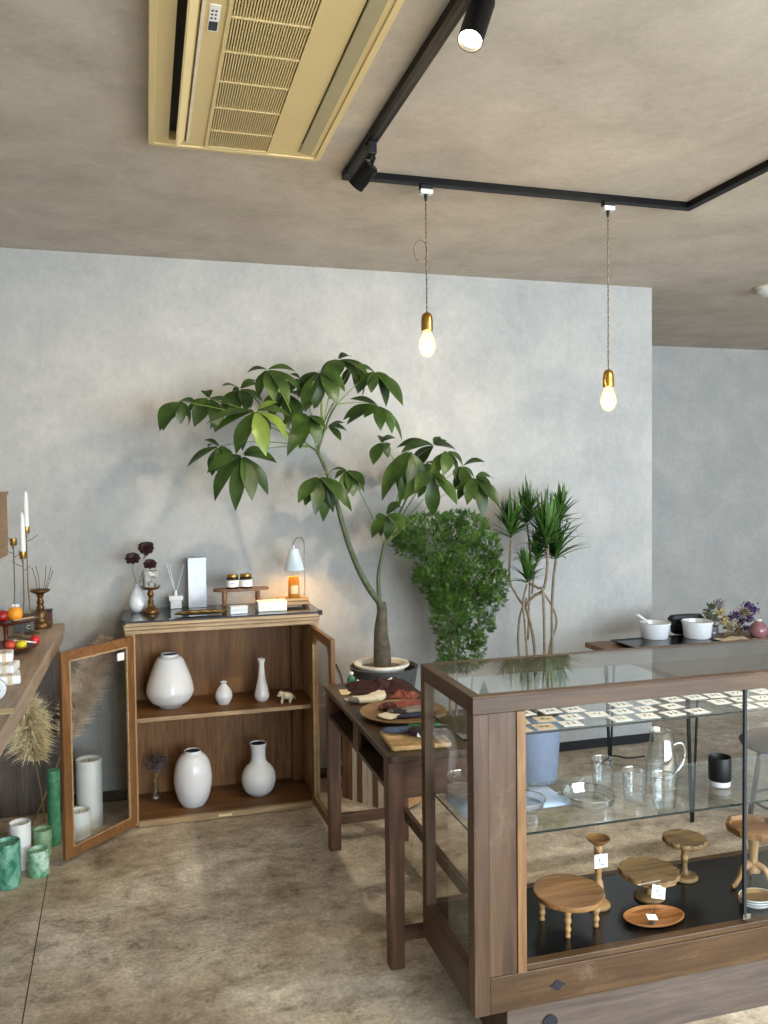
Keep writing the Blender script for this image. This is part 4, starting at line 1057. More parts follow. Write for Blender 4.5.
build('trunk', MB().tube(tr, radii([.040,.042,.040,.032,.024,.022], len(tr)), 20), M['bark'], t)
mb = MB()
c1 = curve3([pt(383,612,3.70), pt(379,602,3.69), pt(370,590,3.67), pt(360,572,3.65), pt(350,548,3.63), pt(342,522,3.63), pt(334,492,3.63), pt(326,470,3.64), pt(318,452,3.65)])
mb.tube(c1, radii([.018,.016,.0145,.0135,.0125,.0115,.0105,.009,.008], len(c1)), 14)
c2 = curve3([pt(380,612,3.70), pt(379,595,3.71), pt(378.5,575,3.72), pt(382,556,3.72), pt(385,542,3.72)])
mb.tube(c2, radii([.013,.0105,.009,.0085,.008], len(c2)), 12)
build('branches', mb, M['barkgreen'], t)
CL = {  # centre px, centre depth, leaflet tips
 'A': ((178.6,401),3.72,[(158.5,426),(163,431),(188,427),(197,404),(181,424)]),
 'B': ((209,398),3.78,[(194,427),(187,412),(215,432),(205,391),(222,424),(234,404)]),
 'C': ((256,410),3.50,[(266,456),(287,442),(236,454),(214,433),(291,417),(278,402)]),
 'D': ((267,369),3.60,[(247,373),(259,397),(289,405),(304,397),(275,402),(296,372)]),
 'E': ((242,455),3.52,[(235.5,511),(215,501),(268,495),(252,501),(277,463),(207,473)]),
 'F': ((219,446),3.60,[(187,467),(212,476),(233,463),(204,440),(222,478)]),
 'G': ((318,371),3.68,[(305,412),(330,400),(298,398),(317,408)]),
 'H': ((309,415),3.62,[(287,456),(300,449),(325,428),(318,446),(292,432)]),
 'H2':((240,389),3.86,[(222,386),(258,384),(226,412),(246,412),(263,402),(233,418)]),
 'H3':((285,392),3.84,[(270,420),(300,424),(262,410),(310,404),(288,428)]),
 'I': ((338,359),3.66,[(351,357),(338,378),(357,383),(369,377),(320,374),(326,380)]),
 'J': ((320,371),3.56,[(337,405),(303,411),(314,409),(345,392)]),
 'K': ((375,371),3.60,[(360,392),(386,407),(403,406),(371,393),(396,390)]),
 'L': ((378,405),3.66,[(402,441),(380.5,431),(364,418),(343,420),(350,399),(392,434)]),
 'M': ((328,426),3.74,[(347,431),(341,441),(315,444),(344,423)]),
 'N': ((319,476),3.56,[(298,503),(315,515),(323,522),(345,506),(352,512),(333,513)]),
 'O': ((347,470),3.70,[(335,479),(365,485),(364,493),(342,500),(353,497)]),
 'P': ((381,442),3.74,[(373,465),(388,458),(397,439)]),
 'Q': ((409,450),3.64,[(382,501),(399,503),(390,487),(410,494),(422,487)]),
 'R': ((434,445),3.72,[(401,453),(456,450),(420,468),(447,441),(414,446)]),
 'S': ((447,451),3.56,[(433,477),(455,479),(443,476),(463,468)]),
 'T': ((432,473),3.52,[(433,516),(457,505),(404,500),(414,492),(447,484)]),
 'U': ((475,477),3.58,[(467,505),(483,518),(499,506),(474,500),(492,488)]),
 'V': ((462,466),3.70,[(465,492),(474,478),(485,462),(455,490)]),
 'W': ((386,515),3.56,[(372,538),(387,540),(405,532),(402,507),(375,519)]),
 'X': ((300,378),3.74,[(283,398),(306,404),(322,392),(290,374)]),
 'Y': ((352,366),3.74,[(368,384),(344,386),(376,374),(358,394)]),
 'Z': ((425,462),3.80,[(405,492),(418,498),(436,496),(444,470)]),
}
PET = {'A':(300,440,3.7),'B':(302,441,3.7),'C':(309,446,3.65),'D':(306,443,3.66),'E':(309,447,3.65),'F':(308,446,3.66),'G':(322,430,3.65),'H':(316,449,3.65),'H2':(304,442,3.7),'H3':(306,443,3.7),
 'I':(322,430,3.65),'J':(323,428,3.65),'K':(337,404,3.65),'L':(337,404,3.65),'M':(324,430,3.68),'N':(327,472,3.64),'O':(385,546,3.72),'P':(400,470,3.72),'Q':(389,540,3.72),'R':(390,535,3.72),'S':(391,535,3.71),'T':(391,536,3.71),
 'U':(389,541,3.72),'V':(391,536,3.72),'W':(386,540,3.72),'X':(318,440,3.66),'Y':(326,424,3.65),'Z':(391,534,3.72)}
rnd = random.Random(21); pet = MB(); fo = MB()
mb = MB()   # secondary branches
for P in ([(318,452,3.65),(311,447,3.65),(303,441,3.66)], [(318,452,3.65),(322,438,3.65),(329,418,3.65),(338,402,3.65)], [(317,454,3.65),(319,436,3.66),(325,420,3.66),(333,403,3.66)], [(385,543,3.72),(395,522,3.72),(408,496,3.72),(420,476,3.72)]):
    pts = curve3([pt(*q) for q in P], 5); build('twig', MB().tube(pts, radii([.006,.0045,.0035], len(pts)), 8), M['barkgreen'], t)
yng = MB()
for key, (c, Y, tips) in CL.items():
    C = pt(c[0], c[1], Y); s0 = pt(*PET[key]); 
    m1 = s0.lerp(C, .55) + V((0,0,.05*(C-s0).length))
    pts = curve3([s0, m1, C], 5); pet.tube(pts, radii([.0028,.0022,.002], len(pts)), 6)
    for tp in tips:
        dY = rnd.uniform(-.085,.05)
        T = at(tp[0], tp[1], Y=min(Y+dY, 4.06)) - PT; L = (T-C).length
        up = V((rnd.uniform(-.25,.25), -.55, .9))
        a = rnd.uniform(.05,.15)
        w = min(.335*L+.015, .068)*rnd.uniform(.9,1.15)
        shp = lambda q: max(.03, math.sin(PI*(.06+.94*q**1.08))**.95) if q < 1 else .02
        st = C.lerp(T, .06)
        if rnd.random() < .45:
            T2 = T.lerp(C, rnd.uniform(.05,.25)) + V((rnd.uniform(-.05,.05), rnd.uniform(.02,.10), rnd.uniform(-.03,.04)))
            if (T2+PT).y < 4.08: fo.leaf(C.lerp(T2,.06), T2, w*.95, up, a, 9, .28, shp)
        (yng if key in ('C',) and tp[0] > 250 and tp[0] < 290 else fo).leaf(st, T, w, up, a, 9, .28, shp)
build('petioles', pet, M['leaf2'], t); build('foliage', fo, M['leaf'], t, angle=0); build('young_leaves', yng, M['leaf2'], t, angle=0)

# ---------------------------------------------------------------- ming aralia
PA = V((1.47, 3.74, .0006))
t = thing('ming_aralia', 'bushy feathery green plant between the money tree and the slim canes', 'potted plant', PA)
build('pot', MB().lathe([(0,0),(.11,0),(.115,.005),(.135,.34),(.140,.36),(.130,.36),(.126,.33),(0,.33)], n=44), M['pot'], t)
build('soil', MB().lathe([(0,.336),(.125,.331)], n=24), M['soil'], t)
pa = lambda x, y, Y: at(x, y, Y=Y) - PA
mb = MB()
for P, r in (([(450,760,3.72),(450,660,3.72),(446,600,3.72),(436,550,3.70)],.009), ([(456,760,3.73),(458,660,3.73),(466,600,3.73),(468,540,3.73)],.008), ([(462,760,3.70),(475,660,3.70),(478,625,3.70),(490,590,3.70)],.007), ([(453,700,3.7),(455,640,3.69),(457,590,3.69),(480,560,3.68)],.006), ([(446,610,3.72),(430,570,3.7),(412,550,3.68)],.005)):
    pts = curve3([pa(q[0],q[1],q[2]+.14) for q in P], 5); mb.tube(pts, radii([r, r*.5], len(pts)), 8)
build('stems', mb, M['cane'], t)
mb = MB(); rnd = random.Random(31)
BL = [(434,536,40,21,3.66),(408,546,14,12,3.70),(461,531,27,19,3.72),(487,547,13,15,3.72),(441,575,27,22,3.68),(428,575,10,10,3.66),(471,570,30,24,3.70),(494,582,14,18,3.70),(463,598,30,18,3.72),(488,599,16,13,3.74),(450,618,19,20,3.70),(457,645,18,20,3.72),(483,624,12,9,3.74),(479,643,6,15,3.72),(452,664,15,8,3.72),(448,600,18,12,3.66)]
for (cx, cy, rx, ry, Y) in BL:
    n = int(rx*ry*.66)+36
    for k in range(n):
        a = rnd.uniform(0,2*PI); q = math.sqrt(rnd.random()); x, y = cx+rx*q*math.cos(a), cy+ry*q*math.sin(a)
        dY = rnd.uniform(-1,1)*.10*math.sqrt(max(.05,1-q*q))
        c = pa(x, y, min(Y+.12+dY*1.15, 4.04)); out = (c - pa(cx, cy+ry*.6, Y+.09)); out = out.normalized() if out.length > 1e-6 else V((0,0,1))
        for f in range(3):
            ax = (out + V((rnd.gauss(0,.55),rnd.gauss(0,.55),rnd.gauss(0,.45)+.1))).normalized(); L = rnd.uniform(.017,.034)
            side = ax.cross(V((rnd.gauss(0,.3),-.6,1))).normalized()
            up = side.cross(ax)
            for j in range(4):
                s0 = c + ax*L*(.15+.22*j)
                for sg in (-1,1):
                    e = s0 + (ax*.6+side*sg*(.85-.12*j))*L*(.42-.05*j) - V((0,0,.0015))
                    d = (e-s0); wv = d.cross(up).normalized()*L*.048
                    mb.add([s0, s0+d*.45-wv, e, s0+d*.45+wv], [(0,1,2,3)], True)
            e = c+ax*L*1.15; wv = side*L*.07
            mb.add([c, c+ax*L*.6-wv, e, c+ax*L*.6+wv], [(0,1,2,3)], True)
build('foliage', mb, M['aralia'], t, angle=0)

# ---------------------------------------------------------------- dracaena canes
PD = V((1.86, 3.78, .0006))
t = thing('dracaena', 'slim canes crossing each other with spiky leaf tufts beside the wall', 'potted plant', PD)
build('pot', MB().lathe([(0,0),(.105,0),(.11,.005),(.135,.33),(.140,.345),(.130,.345),(.126,.32),(0,.32)], n=44), M['potblue'] if 'potblue' in M else M['pot'], t)
build('soil', MB().lathe([(0,.326),(.125,.321)], n=24), M['soil'], t)
pd = lambda x, y, Y: at(x, y, Y=Y) - PD
CN = [([(528,740,3.80),(519,655,3.80),(518.5,630,3.80),(521,612,3.79),(527,598,3.78)],.006),
      ([(531,740,3.78),(527,655,3.77),(524.5,620,3.76),(523,603,3.76),(527,584,3.75)],.006),
      ([(536,740,3.80),(535,654,3.82),(528.5,616,3.82),(526,606,3.80),(534,596,3.77),(543,590,3.75),(547,572,3.74),(547.5,548,3.74)],.008),
      ([(543,740,3.76),(544.5,655,3.74),(543,594,3.72),(538,588,3.74),(529,583,3.78)],.007),
      ([(547,740,3.82),(549,654,3.84),(556.5,625,3.84),(553,608,3.82),(543,592,3.78)],.006),
      ([(550,740,3.80),(552,654,3.80),(552,609,3.80),(553.5,580,3.80),(556,560,3.80)],.0075),
      ([(523,605,3.80),(516.5,595,3.82),(509.5,578,3.84),(511,538,3.85)],.006),
      ([(532,594,3.84),(534.5,570,3.86),(537,562,3.86)],.005),
      ([(528,640,3.88),(530,560,3.90),(527,524,3.90)],.005)]
for P, r in CN:
    pts = curve3([pd(*q) for q in P], 6); build('cane', MB().tube(pts, radii([r,r*.95,r*.9], len(pts)), 10), M['cane'], t)
RO = [((527,583),3.74,.16,44,.9),((511,538),3.85,.21,56,.8),((527,524),3.90,.20,50,.8),((546.5,546),3.73,.27,74,.75),((556,560),3.80,.24,64,.8),((537,562),3.86,.16,40,.8),((560,522),3.84,.17,44,.8)]
rnd = random.Random(41)
for i, (c, Y, L, n, dp) in enumerate(RO):
    C = pd(c[0], c[1], Y); mb = MB()
    for k in range(n):
        a = rnd.uniform(0,2*PI); el = math.radians(12+76*((k+.5)/n)**.8 + rnd.uniform(-8,8)); ln = L*rnd.uniform(.72,1.05)
        h = V((math.cos(a), math.sin(a)*.75, 0)); d = h*math.cos(el)+V((0,0,math.sin(el)))
        s0 = C + V((0,0,.05*k/n)); sag = .16*math.cos(el)
        E = s0 + d*ln - V((0,0,sag*ln))
        if (E+PD).y > 4.10: E.y = 4.10-PD.y-rnd.uniform(0,.02)
        mb.leaf(s0, E, .023*rnd.uniform(.8,1.1), V((0,0,1)) if el < 1.2 else h, .35*sag+.02, 6, .35, lambda q: max(.04, min(1,.45+2.2*q)*(1-q**2.6)))
    build('leaf_tuft', mb, M['drac'], t, angle=0)
mb = MB(); mb.leaf(pd(558,552,3.80), pd(598,551,3.78), .009, (0,0,1), .14, 8, .3, lambda q: max(.05,1-q)); build('long_leaf', mb, M['drac'], t, angle=0)

# ---------------------------------------------------------------- counter behind the glass case with serving things
KX0, KX1, KY0, KY1, KZ = 2.19, 4.2, 3.02, 3.876, .655
t = thing('side_table', 'brown wooden table on black hairpin legs behind the glass case', 'table', ((KX0+KX1)/2, (KY0+KY1)/2, 0))
mb = MB()
for k in range(4):
    y0 = KY0+(KY1-KY0)*k/4; mb.box(KX0+.01*(k%2), KX1, y0+.001, y0+(KY1-KY0)/4-.001, KZ-.026, KZ)
K('tabletop', mb, M['sideX'] if 'sideX' in M else M['caseX'], t, bevel=.002)
for x, y in ((KX0+.08,KY0+.06),(KX0+.12,KY1-.06),(KX1-.1,KY0+.06),(KX1-.1,KY1-.06)):
    mb = MB(); mb.tube([(x-.03,y,KZ-.0265),(x-.004,y,.004),(x+.004,y,.004),(x+.03,y,KZ-.0265)], .0055, 8); mb.tube([(x,y+.03,KZ-.0265),(x,y,.006)], .0055, 8)
    K('hairpin_leg', mb, M['black'], t)
KT = KZ+.0006
def kx(px, py, Z=KT): return at(px, py, Z=Z)
a_, b_ = kx(622,646), kx(704,641); 
t = thing('slate_tray', 'long black tray under the white bowls on the rear table', 'tray', ((a_.x+b_.x)/2, 3.62, KT))
w = (b_.x-a_.x)/2+.02
mb = MB().hexa([(-w+.03,-.10,0),(w-.03,-.10,0),(w-.03,.16,0),(-w+.03,.16,0)],[(-w,-.125,.016),(w,-.125,.016),(w,.185,.016),(-w,.185,.016)])
build('tray', mb, M['blackmat'], t, bevel=.002); build('raised_rim', ring(MB(), rrect(-w,w,-.125,.185,.01,3), rrect(-w+.012,w-.012,-.113,.173,.008,3), .0162, .020), M['black'], t)
TZ = KT+.0168
def bowl(label, px, pyb, wt, wb, hpx):
    q = at(px, pyb, Z=TZ); sc = q.y/F; R0, R1, h = wb*sc/2*1.06, wt*sc/2*1.06, hpx*sc
    t = thing('serving_bowl', label, 'bowl', (q.x+.010, q.y+R0*.05, TZ), 0, 'white bowls on the black tray')
    build('body', MB().lathe([(0,0),(R0*.96,0),(R0,.004),(R1*.985,h*.9),(R1*1.03,h*.91),(R1*1.03,h),(R1*.97,h),(R1*.94,h*.88),(R0*.93,.012),(0,.010)], n=44), M['porc'], t)
    build('rim', MB().lathe([(R1*.972,h+.0004),(R1*1.02,h+.0004),(R1*1.02,h+.002),(R1*.972,h+.002),(R1*.972,h+.0004)], n=44), M['porcedge'], t)
    return q, R1, h
q, R1, h = bowl('white straight sided bowl with a spoon resting in it', 653.5, 638, 33, 28, 18)
t = thing('white_spoon', 'white porcelain spoon leaning out of the left serving bowl', 'spoon', (q.x, q.y+.05, TZ+.014))
e0, e1 = at(647,621,Y=q.y+.05), at(637,614.5,Y=q.y+.02); o_ = V(t.location)
build('handle', MB().tube([(0.01,0,.012), e0-o_, e1-o_], [.004,.005,.009], 10), M['porc'], t); blob(mb:=MB(), V((.016,0,.008)), .022,.015,.008); build('spoon_bowl', mb, M['porc'], t)
bowl('plain white straight sided bowl beside the one with the spoon', 696, 637.5, 33, 29, 19.5)
q = at(683,634,Z=TZ); t = thing('black_pan', 'black lidded pan standing behind the two white bowls', 'pan', (q.x+.16, 3.88-.32+.10, TZ if False else KT+.0))
t.location = (at(692,628,Y=3.78).x, 3.838, TZ)
zb = at(686,613.5,Y=3.838).z - TZ
build('body', MB().lathe([(0,0),(.05,0),(.065,.012),(.070,zb*.7),(0,zb*.7)], n=36, sx=1.35, sy=.38), M['blackmat'], t)
build('lid', MB().lathe([(0,zb*.71),(.078,zb*.71),(.082,zb*.80),(.070,zb*.95),(0,zb)], n=36, sx=1.35, sy=.38), M['black'], t)
q = kx(719,641); t = thing('grey_pot', 'small dark grey tin pot next to the white bowls', 'pot', (q.x, q.y+.06, KT))
sc = q.y/F
build('body', MB().lathe([(0,0),(7*sc,0),(7.6*sc,2*sc),(8*sc,16*sc),(7.4*sc,16*sc),(7*sc,3*sc),(0,2.5*sc)], n=30), M['tin'] if 'tin' in M else M['steel'], t); build('band', MB().lathe([(7.75*sc,7*sc),(8*sc,7.4*sc),(8.1*sc,9*sc),(7.85*sc,9.4*sc)], n=30), M['steel'], t)
def bouquet(label, px, pyb, pts, mats, seed, spread):
    q = kx(px, pyb); rnd = random.Random(seed); sc = q.y/F
    base = V((q.x, q.y+.13, KT))
    t = thing('dried_bouquet', label, 'dried flowers', base, 0, 'dried flowers on the rear table')
    st = MB(); bl = {m: MB() for m in mats}
    for k, (x, y) in enumerate(pts):
        e = at(x, y, Y=base.y+rnd.uniform(-.04,.06)) - base
        st.tube([(rnd.uniform(-.01,.01),0,.004),(e.x*.4,e.y*.4,e.z*.5),e], [.0016,.0013,.001], 6)
        m_ = mats[k % len(mats)]
        for j in range(95):
            c = e + V((rnd.gauss(0,spread),rnd.gauss(0,spread),rnd.gauss(0,spread))); c.z = max(c.z, .03)
            d = V((rnd.gauss(0,1),rnd.gauss(0,1),rnd.gauss(0,1))).normalized()*.016
            bl[m_].leaf(c, c+d, .009, (rnd.gauss(0,1),-1,1), .1, 3)
    build('stems', st, M['stalk'], t)
    for m_, b in bl.items(): build({'dry2':'brown_blossoms','stem':'green_blossoms','straw':'pale_blossoms','purple':'purple_blossoms','dry1':'grey_blossoms'}[m_], b, M[m_], t, angle=0)
bouquet('grey green and straw dried bunch beside the grey tin pot', 722, 640, [(712,606),(719,604),(708,612),(726,622),(714,618),(724,620),(709,619),(720,612),(728,628),(730,618)], ['stem','dry1','stem','straw'], 51, .010)
bouquet('purple topped dried flower bunch next to the red glass globe', 742, 640, [(748,606),(753,610),(744,612),(749,618),(741,622),(738,630),(746,632),(736,615)], ['purple','purple','dry2'], 52, .011)
q = kx(762,638); sc = q.y/F; M['pinkglass'] = plain('pink_glass', (142,96,100), .15, var=.2)
t = thing('pink_globe', 'round pink glass globe on the rear table at the right edge', 'vase', (q.x-.022, q.y+.0, KT))
build('globe', MB().lathe([(0,0)]+cr([(6*sc,0),(9.5*sc,4*sc),(10.5*sc,10*sc),(8.5*sc,16*sc),(4.5*sc,19.5*sc),(4*sc,21*sc)],5)+[(3*sc,21*sc),(0,19*sc)], n=36), M['pinkglass'], t); build('stopper', MB().lathe([(0,21*sc),(3.4*sc,21.2*sc),(3.6*sc,23*sc),(0,24*sc)], n=20), M['white'], t)
t = thing('bead_string', 'string of small white beads lying in front of the pink globe', 'beads', (kx(752,641).x, kx(752,641).y-.0, KT))
mb = MB(); pts = []
for k in range(14): pts.append(V((-.06+.011*k, .006*math.sin(k*1.1), .0062))); blob(mb, pts[-1], .0058,.0058,.0058, 10, 6)
build('beads', mb, M['porc'], t); build('thread', MB().tube(pts, .0008, 5), M['white'], t)
t = thing('kraft_paper', 'crumpled kraft paper sheet on the rear table before the dried flowers', 'paper', (kx(730,641).x, kx(730,641).y+.0, KT))
build('sheet', MB().sheet(lambda u,v: V(((u-.5)*.17, (v-.5)*.08, .004+.008*u+.004*math.sin(u*11)*math.sin(v*7+1)+.004)), 16, 8), M['tan'], t, solid=.001)
# stool behind the case
q = at(764,750,Z=.42); t = thing('stool', 'grey round topped stool with black legs seen through the case', 'stool', (2.56, 2.83, 0))
zs = .40
build('seat', MB().lathe([(0,zs-.03),(.15,zs-.03),(.19,zs-.012),(.197,zs),(.185,zs+.012),(.10,zs+.02),(0,zs+.022)], n=48), M['seatgrey'] if 'seatgrey' in M else M['pot'], t)
for k in range(4):
    a = PI/4+PI/2*k; build('leg', MB().tube([(.11*math.cos(a),.11*math.sin(a),zs-.031),(.16*math.cos(a),.16*math.sin(a),.0006)], .011, 10), M['black'], t)
build('foot_ring', MB().tube([(.142*math.cos(2*PI*k/32),.142*math.sin(2*PI*k/32),.15) for k in range(33)], .006, 8, False), M['black'], t)
# cords on the floor
def cord(label, pts, mat, r=.0035):
    pts = [V(p) for p in pts]; o_ = pts[0]
    ob = build('power_cord', MB().tube(curve3([p-o_ for p in pts], 8), r, 8), mat, loc=o_)
    tag(ob, label, 'cord')
cord('thin white cord looping on the floor behind the case', [at(584,778,Z=.0045), at(568,790,Z=.0045), at(544,795,Z=.0045), at(550,801,Z=.0045), at(580,790,Z=.0045), at(602,796,Z=.0045)], M['white'])
cord('black cord lying on the floor under the rear table', [at(600,765,Z=.0045), at(613,756,Z=.0045), at(628,758,Z=.0045), at(645,756,Z=.0045)], M['black'], .004)
cord('thin black cord hanging down the wall right of the cabinet', [at(336,664,Y=4.12), at(341,675,Y=4.119), at(343,690,Y=4.118), at(342,720,Y=4.117), at(341,770,Y=4.11)], M['black'], .0025)

# ---------------------------------------------------------------- glass display case
GX0, GX1, GY0, GY1, GZ0, GZ1 = .776, 2.46, 1.922, 2.334, .14, .962
t = thing('display_case', 'large wooden glass display case with shelves of tableware in front', 'display case', ((GX0+GX1)/2, (GY0+GY1)/2, 0))
K = lambda n, mb, m, p=None, **k: build(n, mb, m, p or t, True, **k)
K('plinth', MB().box(.868, GX1-.03, GY0+.008, GY1-.03, .0006, GZ0-.0005), M['plinth'], bevel=.002)
mb = MB(); c_ = at(550,1022,Y=GY0+.006); 
K('plinth_hole', MB().lathe([(0,0),(.021,0),(.021,.002),(0,.002)], n=28).xf(Matrix.Translation((c_.x,GY0+.0045,c_.z)) @ Matrix.Rotation(PI/2,4,'X')), M['dark'])
# corner posts
K('corner_post', MB().box(GX0, GX0+.043, GY0, GY0+.043, GZ0, GZ1-.046), M['caseZ'], bevel=.002)
K('corner_post', MB().box(GX0, GX0+.032, GY1-.034, GY1, GZ0, GZ1-.046), M['caseZ'], bevel=.002)
K('corner_post', MB().box(GX1-.043, GX1, GY0, GY0+.043, GZ0, GZ1-.046), M['caseZ'], bevel=.002)
K('corner_post', MB().box(GX1-.032, GX1, GY1-.034, GY1, GZ0, GZ1-.046), M['caseZ'], bevel=.002)
K('front_panel', MB().box(GX0+.0435, .895, GY0+.003, GY0+.022, .2355, GZ1-.0465), M['caseZ'], bevel=.001)
K('panel_strip', MB().box(.896, .921, GY0-.001, GY0+.028, .2355, GZ1-.0465), M['caseL'], bevel=.0015)
K('bottom_rail', MB().box(GX0+.0435, GX1-.0435, GY0+.001, GY0+.030, GZ0, .235), M['caseX'], bevel=.0015)
K('door_track', MB().box(.9215, GX1-.05, GY0+.004, GY0+.032, .2355, .252), M['caseX'], bevel=.002)
K('top_rail', MB().box(GX0, GX1, GY0, GY0+.034, GZ1-.0455, GZ1-.004), M['caseX'], bevel=.0015)
K('top_rail', MB().box(GX0, GX1, GY1-.028, GY1, GZ1-.0455, GZ1-.004), M['caseX'], bevel=.0015)
K('side_rail', MB().box(GX0, GX0+.032, GY0+.0345, GY1-.0285, GZ1-.0455, GZ1-.004), M['caseY'], bevel=.0015)
K('side_rail', MB().box(GX1-.032, GX1, GY0+.0345, GY1-.0285, GZ1-.0455, GZ1-.004), M['caseY'], bevel=.0015)
K('side_rail', MB().box(GX0, GX0+.030, GY0+.0435, GY1-.0345, GZ0, .245), M['caseY'], bevel=.0015)
K('side_rail', MB().box(GX1-.030, GX1, GY0+.0435, GY1-.0345, GZ0, .245), M['caseY'], bevel=.0015)
K('bottom_rail', MB().box(GX0+.0325, GX1-.0325, GY1-.024, GY1, GZ0, .245), M['caseX'])
lip = ring(MB(), rrect(GX0-.002,GX1+.002,GY0-.002,GY1+.002,.004,2), rrect(GX0+.026,GX1-.026,GY0+.026,GY1-.022,.003,2), GZ1-.0035, GZ1)
K('top_frame', lip, M['caseX'], bevel=.001)
K('glass_top', MB().box(GX0+.0262, GX1-.0262, GY0+.0262, GY1-.0222, GZ1-.0032, GZ1-.0005), M['topglass'])
K('side_glass', MB().box(GX0+.013, GX0+.016, GY0+.044, GY1-.035, .2455, GZ1-.046), M['glass'])
K('base_board', MB().box(GX0+.0325, GX1-.0325, GY0+.0335, GY1-.0245, .228, .2435), M['blackmat'])
def shelf(z, y0, y1):
    s = K('glass_shelf', MB().box(GX0+.030, GX1-.034, y0, y1, z-.006, z), M['shelfglass'] if 'shelfglass' in M else M['topglass'])
    build('polished_edge', MB().box(GX0+.030, GX1-.034, y0-.0012, y0-.0002, z-.006, z), M['glassedge'], s, True)
    build('polished_edge', MB().box(GX0+.0288, GX0+.0298, y0, y1, z-.006, z), M['glassedge'], s, True)
ZM, ZU = .578, .812
shelf(ZM, 1.968, 2.300); shelf(ZU, 2.062, 2.300)
for x in (.80, 2.40):
    K('shelf_bracket', MB().box(x-.006,x+.006,2.3005,2.307,.245,GZ1-.046), M['steel'])
# sliding front pane on the right with its dark edge
pn = K('sliding_pane', MB().box(1.607, GX1-.05, 1.940, 1.943, .2525, GZ1-.046), M['glass'])
build('edge_profile', MB().box(1.599, 1.607, 1.937, 1.946, .2525, GZ1-.046), M['dark'], pn, True)
build('pane_lock', MB().box(1.590, 1.616, 1.930, 1.9365, .262, .276).cyl((1.603,1.9365,.269),(1.603,1.926,.269),.006,n=14), M['chrome'], pn, True)
c_ = at(557.5,985,Y=GY0); 
K('lock_plate', MB().lathe([(0,0),(.013,0),(.013,.003),(0,.003)], n=28).xf(Matrix.Translation((c_.x,GY0+.0012,c_.z)) @ Matrix.Rotation(PI/2,4,'X')).box(c_.x-.021,c_.x+.021,GY0-.0012,GY0+.001,c_.z-.003,c_.z+.003), M['dark'])

# earring cards on the upper shelf
UZ = ZU+.0006
ords = ['first','second','third','fourth','fifth','sixth','seventh','eighth','ninth','tenth','eleventh','twelfth','thirteenth','fourteenth','fifteenth']
def make_card(mat, kind):
    t = thing('earring_card', 'x', 'earring card', (0,0,0), 0, 'earring cards on the upper glass shelf')
    build('card', MB().box(-.030,.030,-.025,.025,0,.0012), mat, t)
    for s in (-1,1):
        mb = MB(); E_ = .6
        if kind == 0: mb.tube([(s*.008+.005*math.cos(2*PI*k/16), .005*math.sin(2*PI*k/16), .002) for k in range(17)], .0007, 6, False)
        elif kind == 1: blob(mb, V((s*.008,0,.003)),   .0028,.0034,.0016, 12, 6)
        elif kind == 3: mb.tube([(s*.006,.012,.0018),(s*.009,-.010,.0018)], .0009, 6)
        else: mb.tube([(s*.009,.010,.0022),(s*.009,-.004,.0022)], .0008, 6); blob(mb, V((s*.009,-.006,.0026)), .0024,.003,.0013, 10, 6)
        build('earring', mb, [M['steel'], M['brass'], M['darkbead'], M['gilt']][kind], t)
    return t
protos = {}
rnd = random.Random(61); first = {}
rows = [('front', 2.096), ('second', 2.164), ('back', 2.232)]
skip = {('front',4),('front',9),('second',8),('back',5)}
for rn, y in rows:
    cnt = 0
    for k in range(1, 13):
        if (rn, k) in skip: continue
        x = .90 + k*.083 + rnd.uniform(-.012,.012) + (0 if rn != 'second' else .035)
        tan = k < 3 and rn != 'back'; kind = rnd.choice((0,0,2,1,3)); key = (tan, kind)
        lab = '%s earring card from the left in the %s row on the upper glass shelf' % (ords[cnt], rn); cnt += 1
        loc = (x, y+rnd.uniform(-.005,.005), UZ); rz = rnd.uniform(-.14,.14)
        if key not in protos:
            protos[key] = make_card(M['tan'] if tan else M['paper'], kind); o = protos[key]; o.location = loc; o.rotation_euler = (0,0,rz); o['label'] = lab
        else: dup(protos[key], loc, rz, lab)
# glass ware on the middle shelf
MZ = ZM+.0006
def glassdish(label, px, py, R, h, cat='dish', name='glass_dish', z=MZ):
    q = at(px, py, Z=z); t = thing(name, label, cat, (q.x, q.y, z), 0, 'glass dishes on the middle shelf')
    build('dish', MB().lathe([(0,0),(R*.80,0),(R*.92,.004),(R,h),(R*.97,h+.001),(R*.88,.007),(0,.004)], n=48), M['vesselglass'], t)
    build('rim', MB().tube([(R*.985*math.cos(2*PI*k/48), R*.985*math.sin(2*PI*k/48), h+.001) for k in range(49)], .0023, 8, False), M['rimglass'] if 'rimglass' in M else M['vesselglass'], t)
    build('step_ring', MB().tube([(R*.82*math.cos(2*PI*k/48), R*.82*math.sin(2*PI*k/48), .0065) for k in range(49)], .0018, 8, False), M['rimglass'] if 'rimglass' in M else M['vesselglass'], t)
    return t
t = thing('pale_patch', 'flat pale blue-white patch at the left end of the middle glass shelf', 'paper', (.985, 2.185, MZ-.0001))  # thin pale blue-white patch laid flat over the left of the shelf
build('sheet', MB().sheet(lambda u,v: V(((u-.5)*.33, (v-.5)*.165, .0003+.0006*math.sin(u*5)**2)), 10, 4), M['bluepatch'], t, solid=.0004)
MZ += .0018
glassdish('large round glass dish in front of the tumblers', 588.5, 802, .077, .026)
glassdish('small glass dish half hidden by the case post', 524, 806, .062, .022)
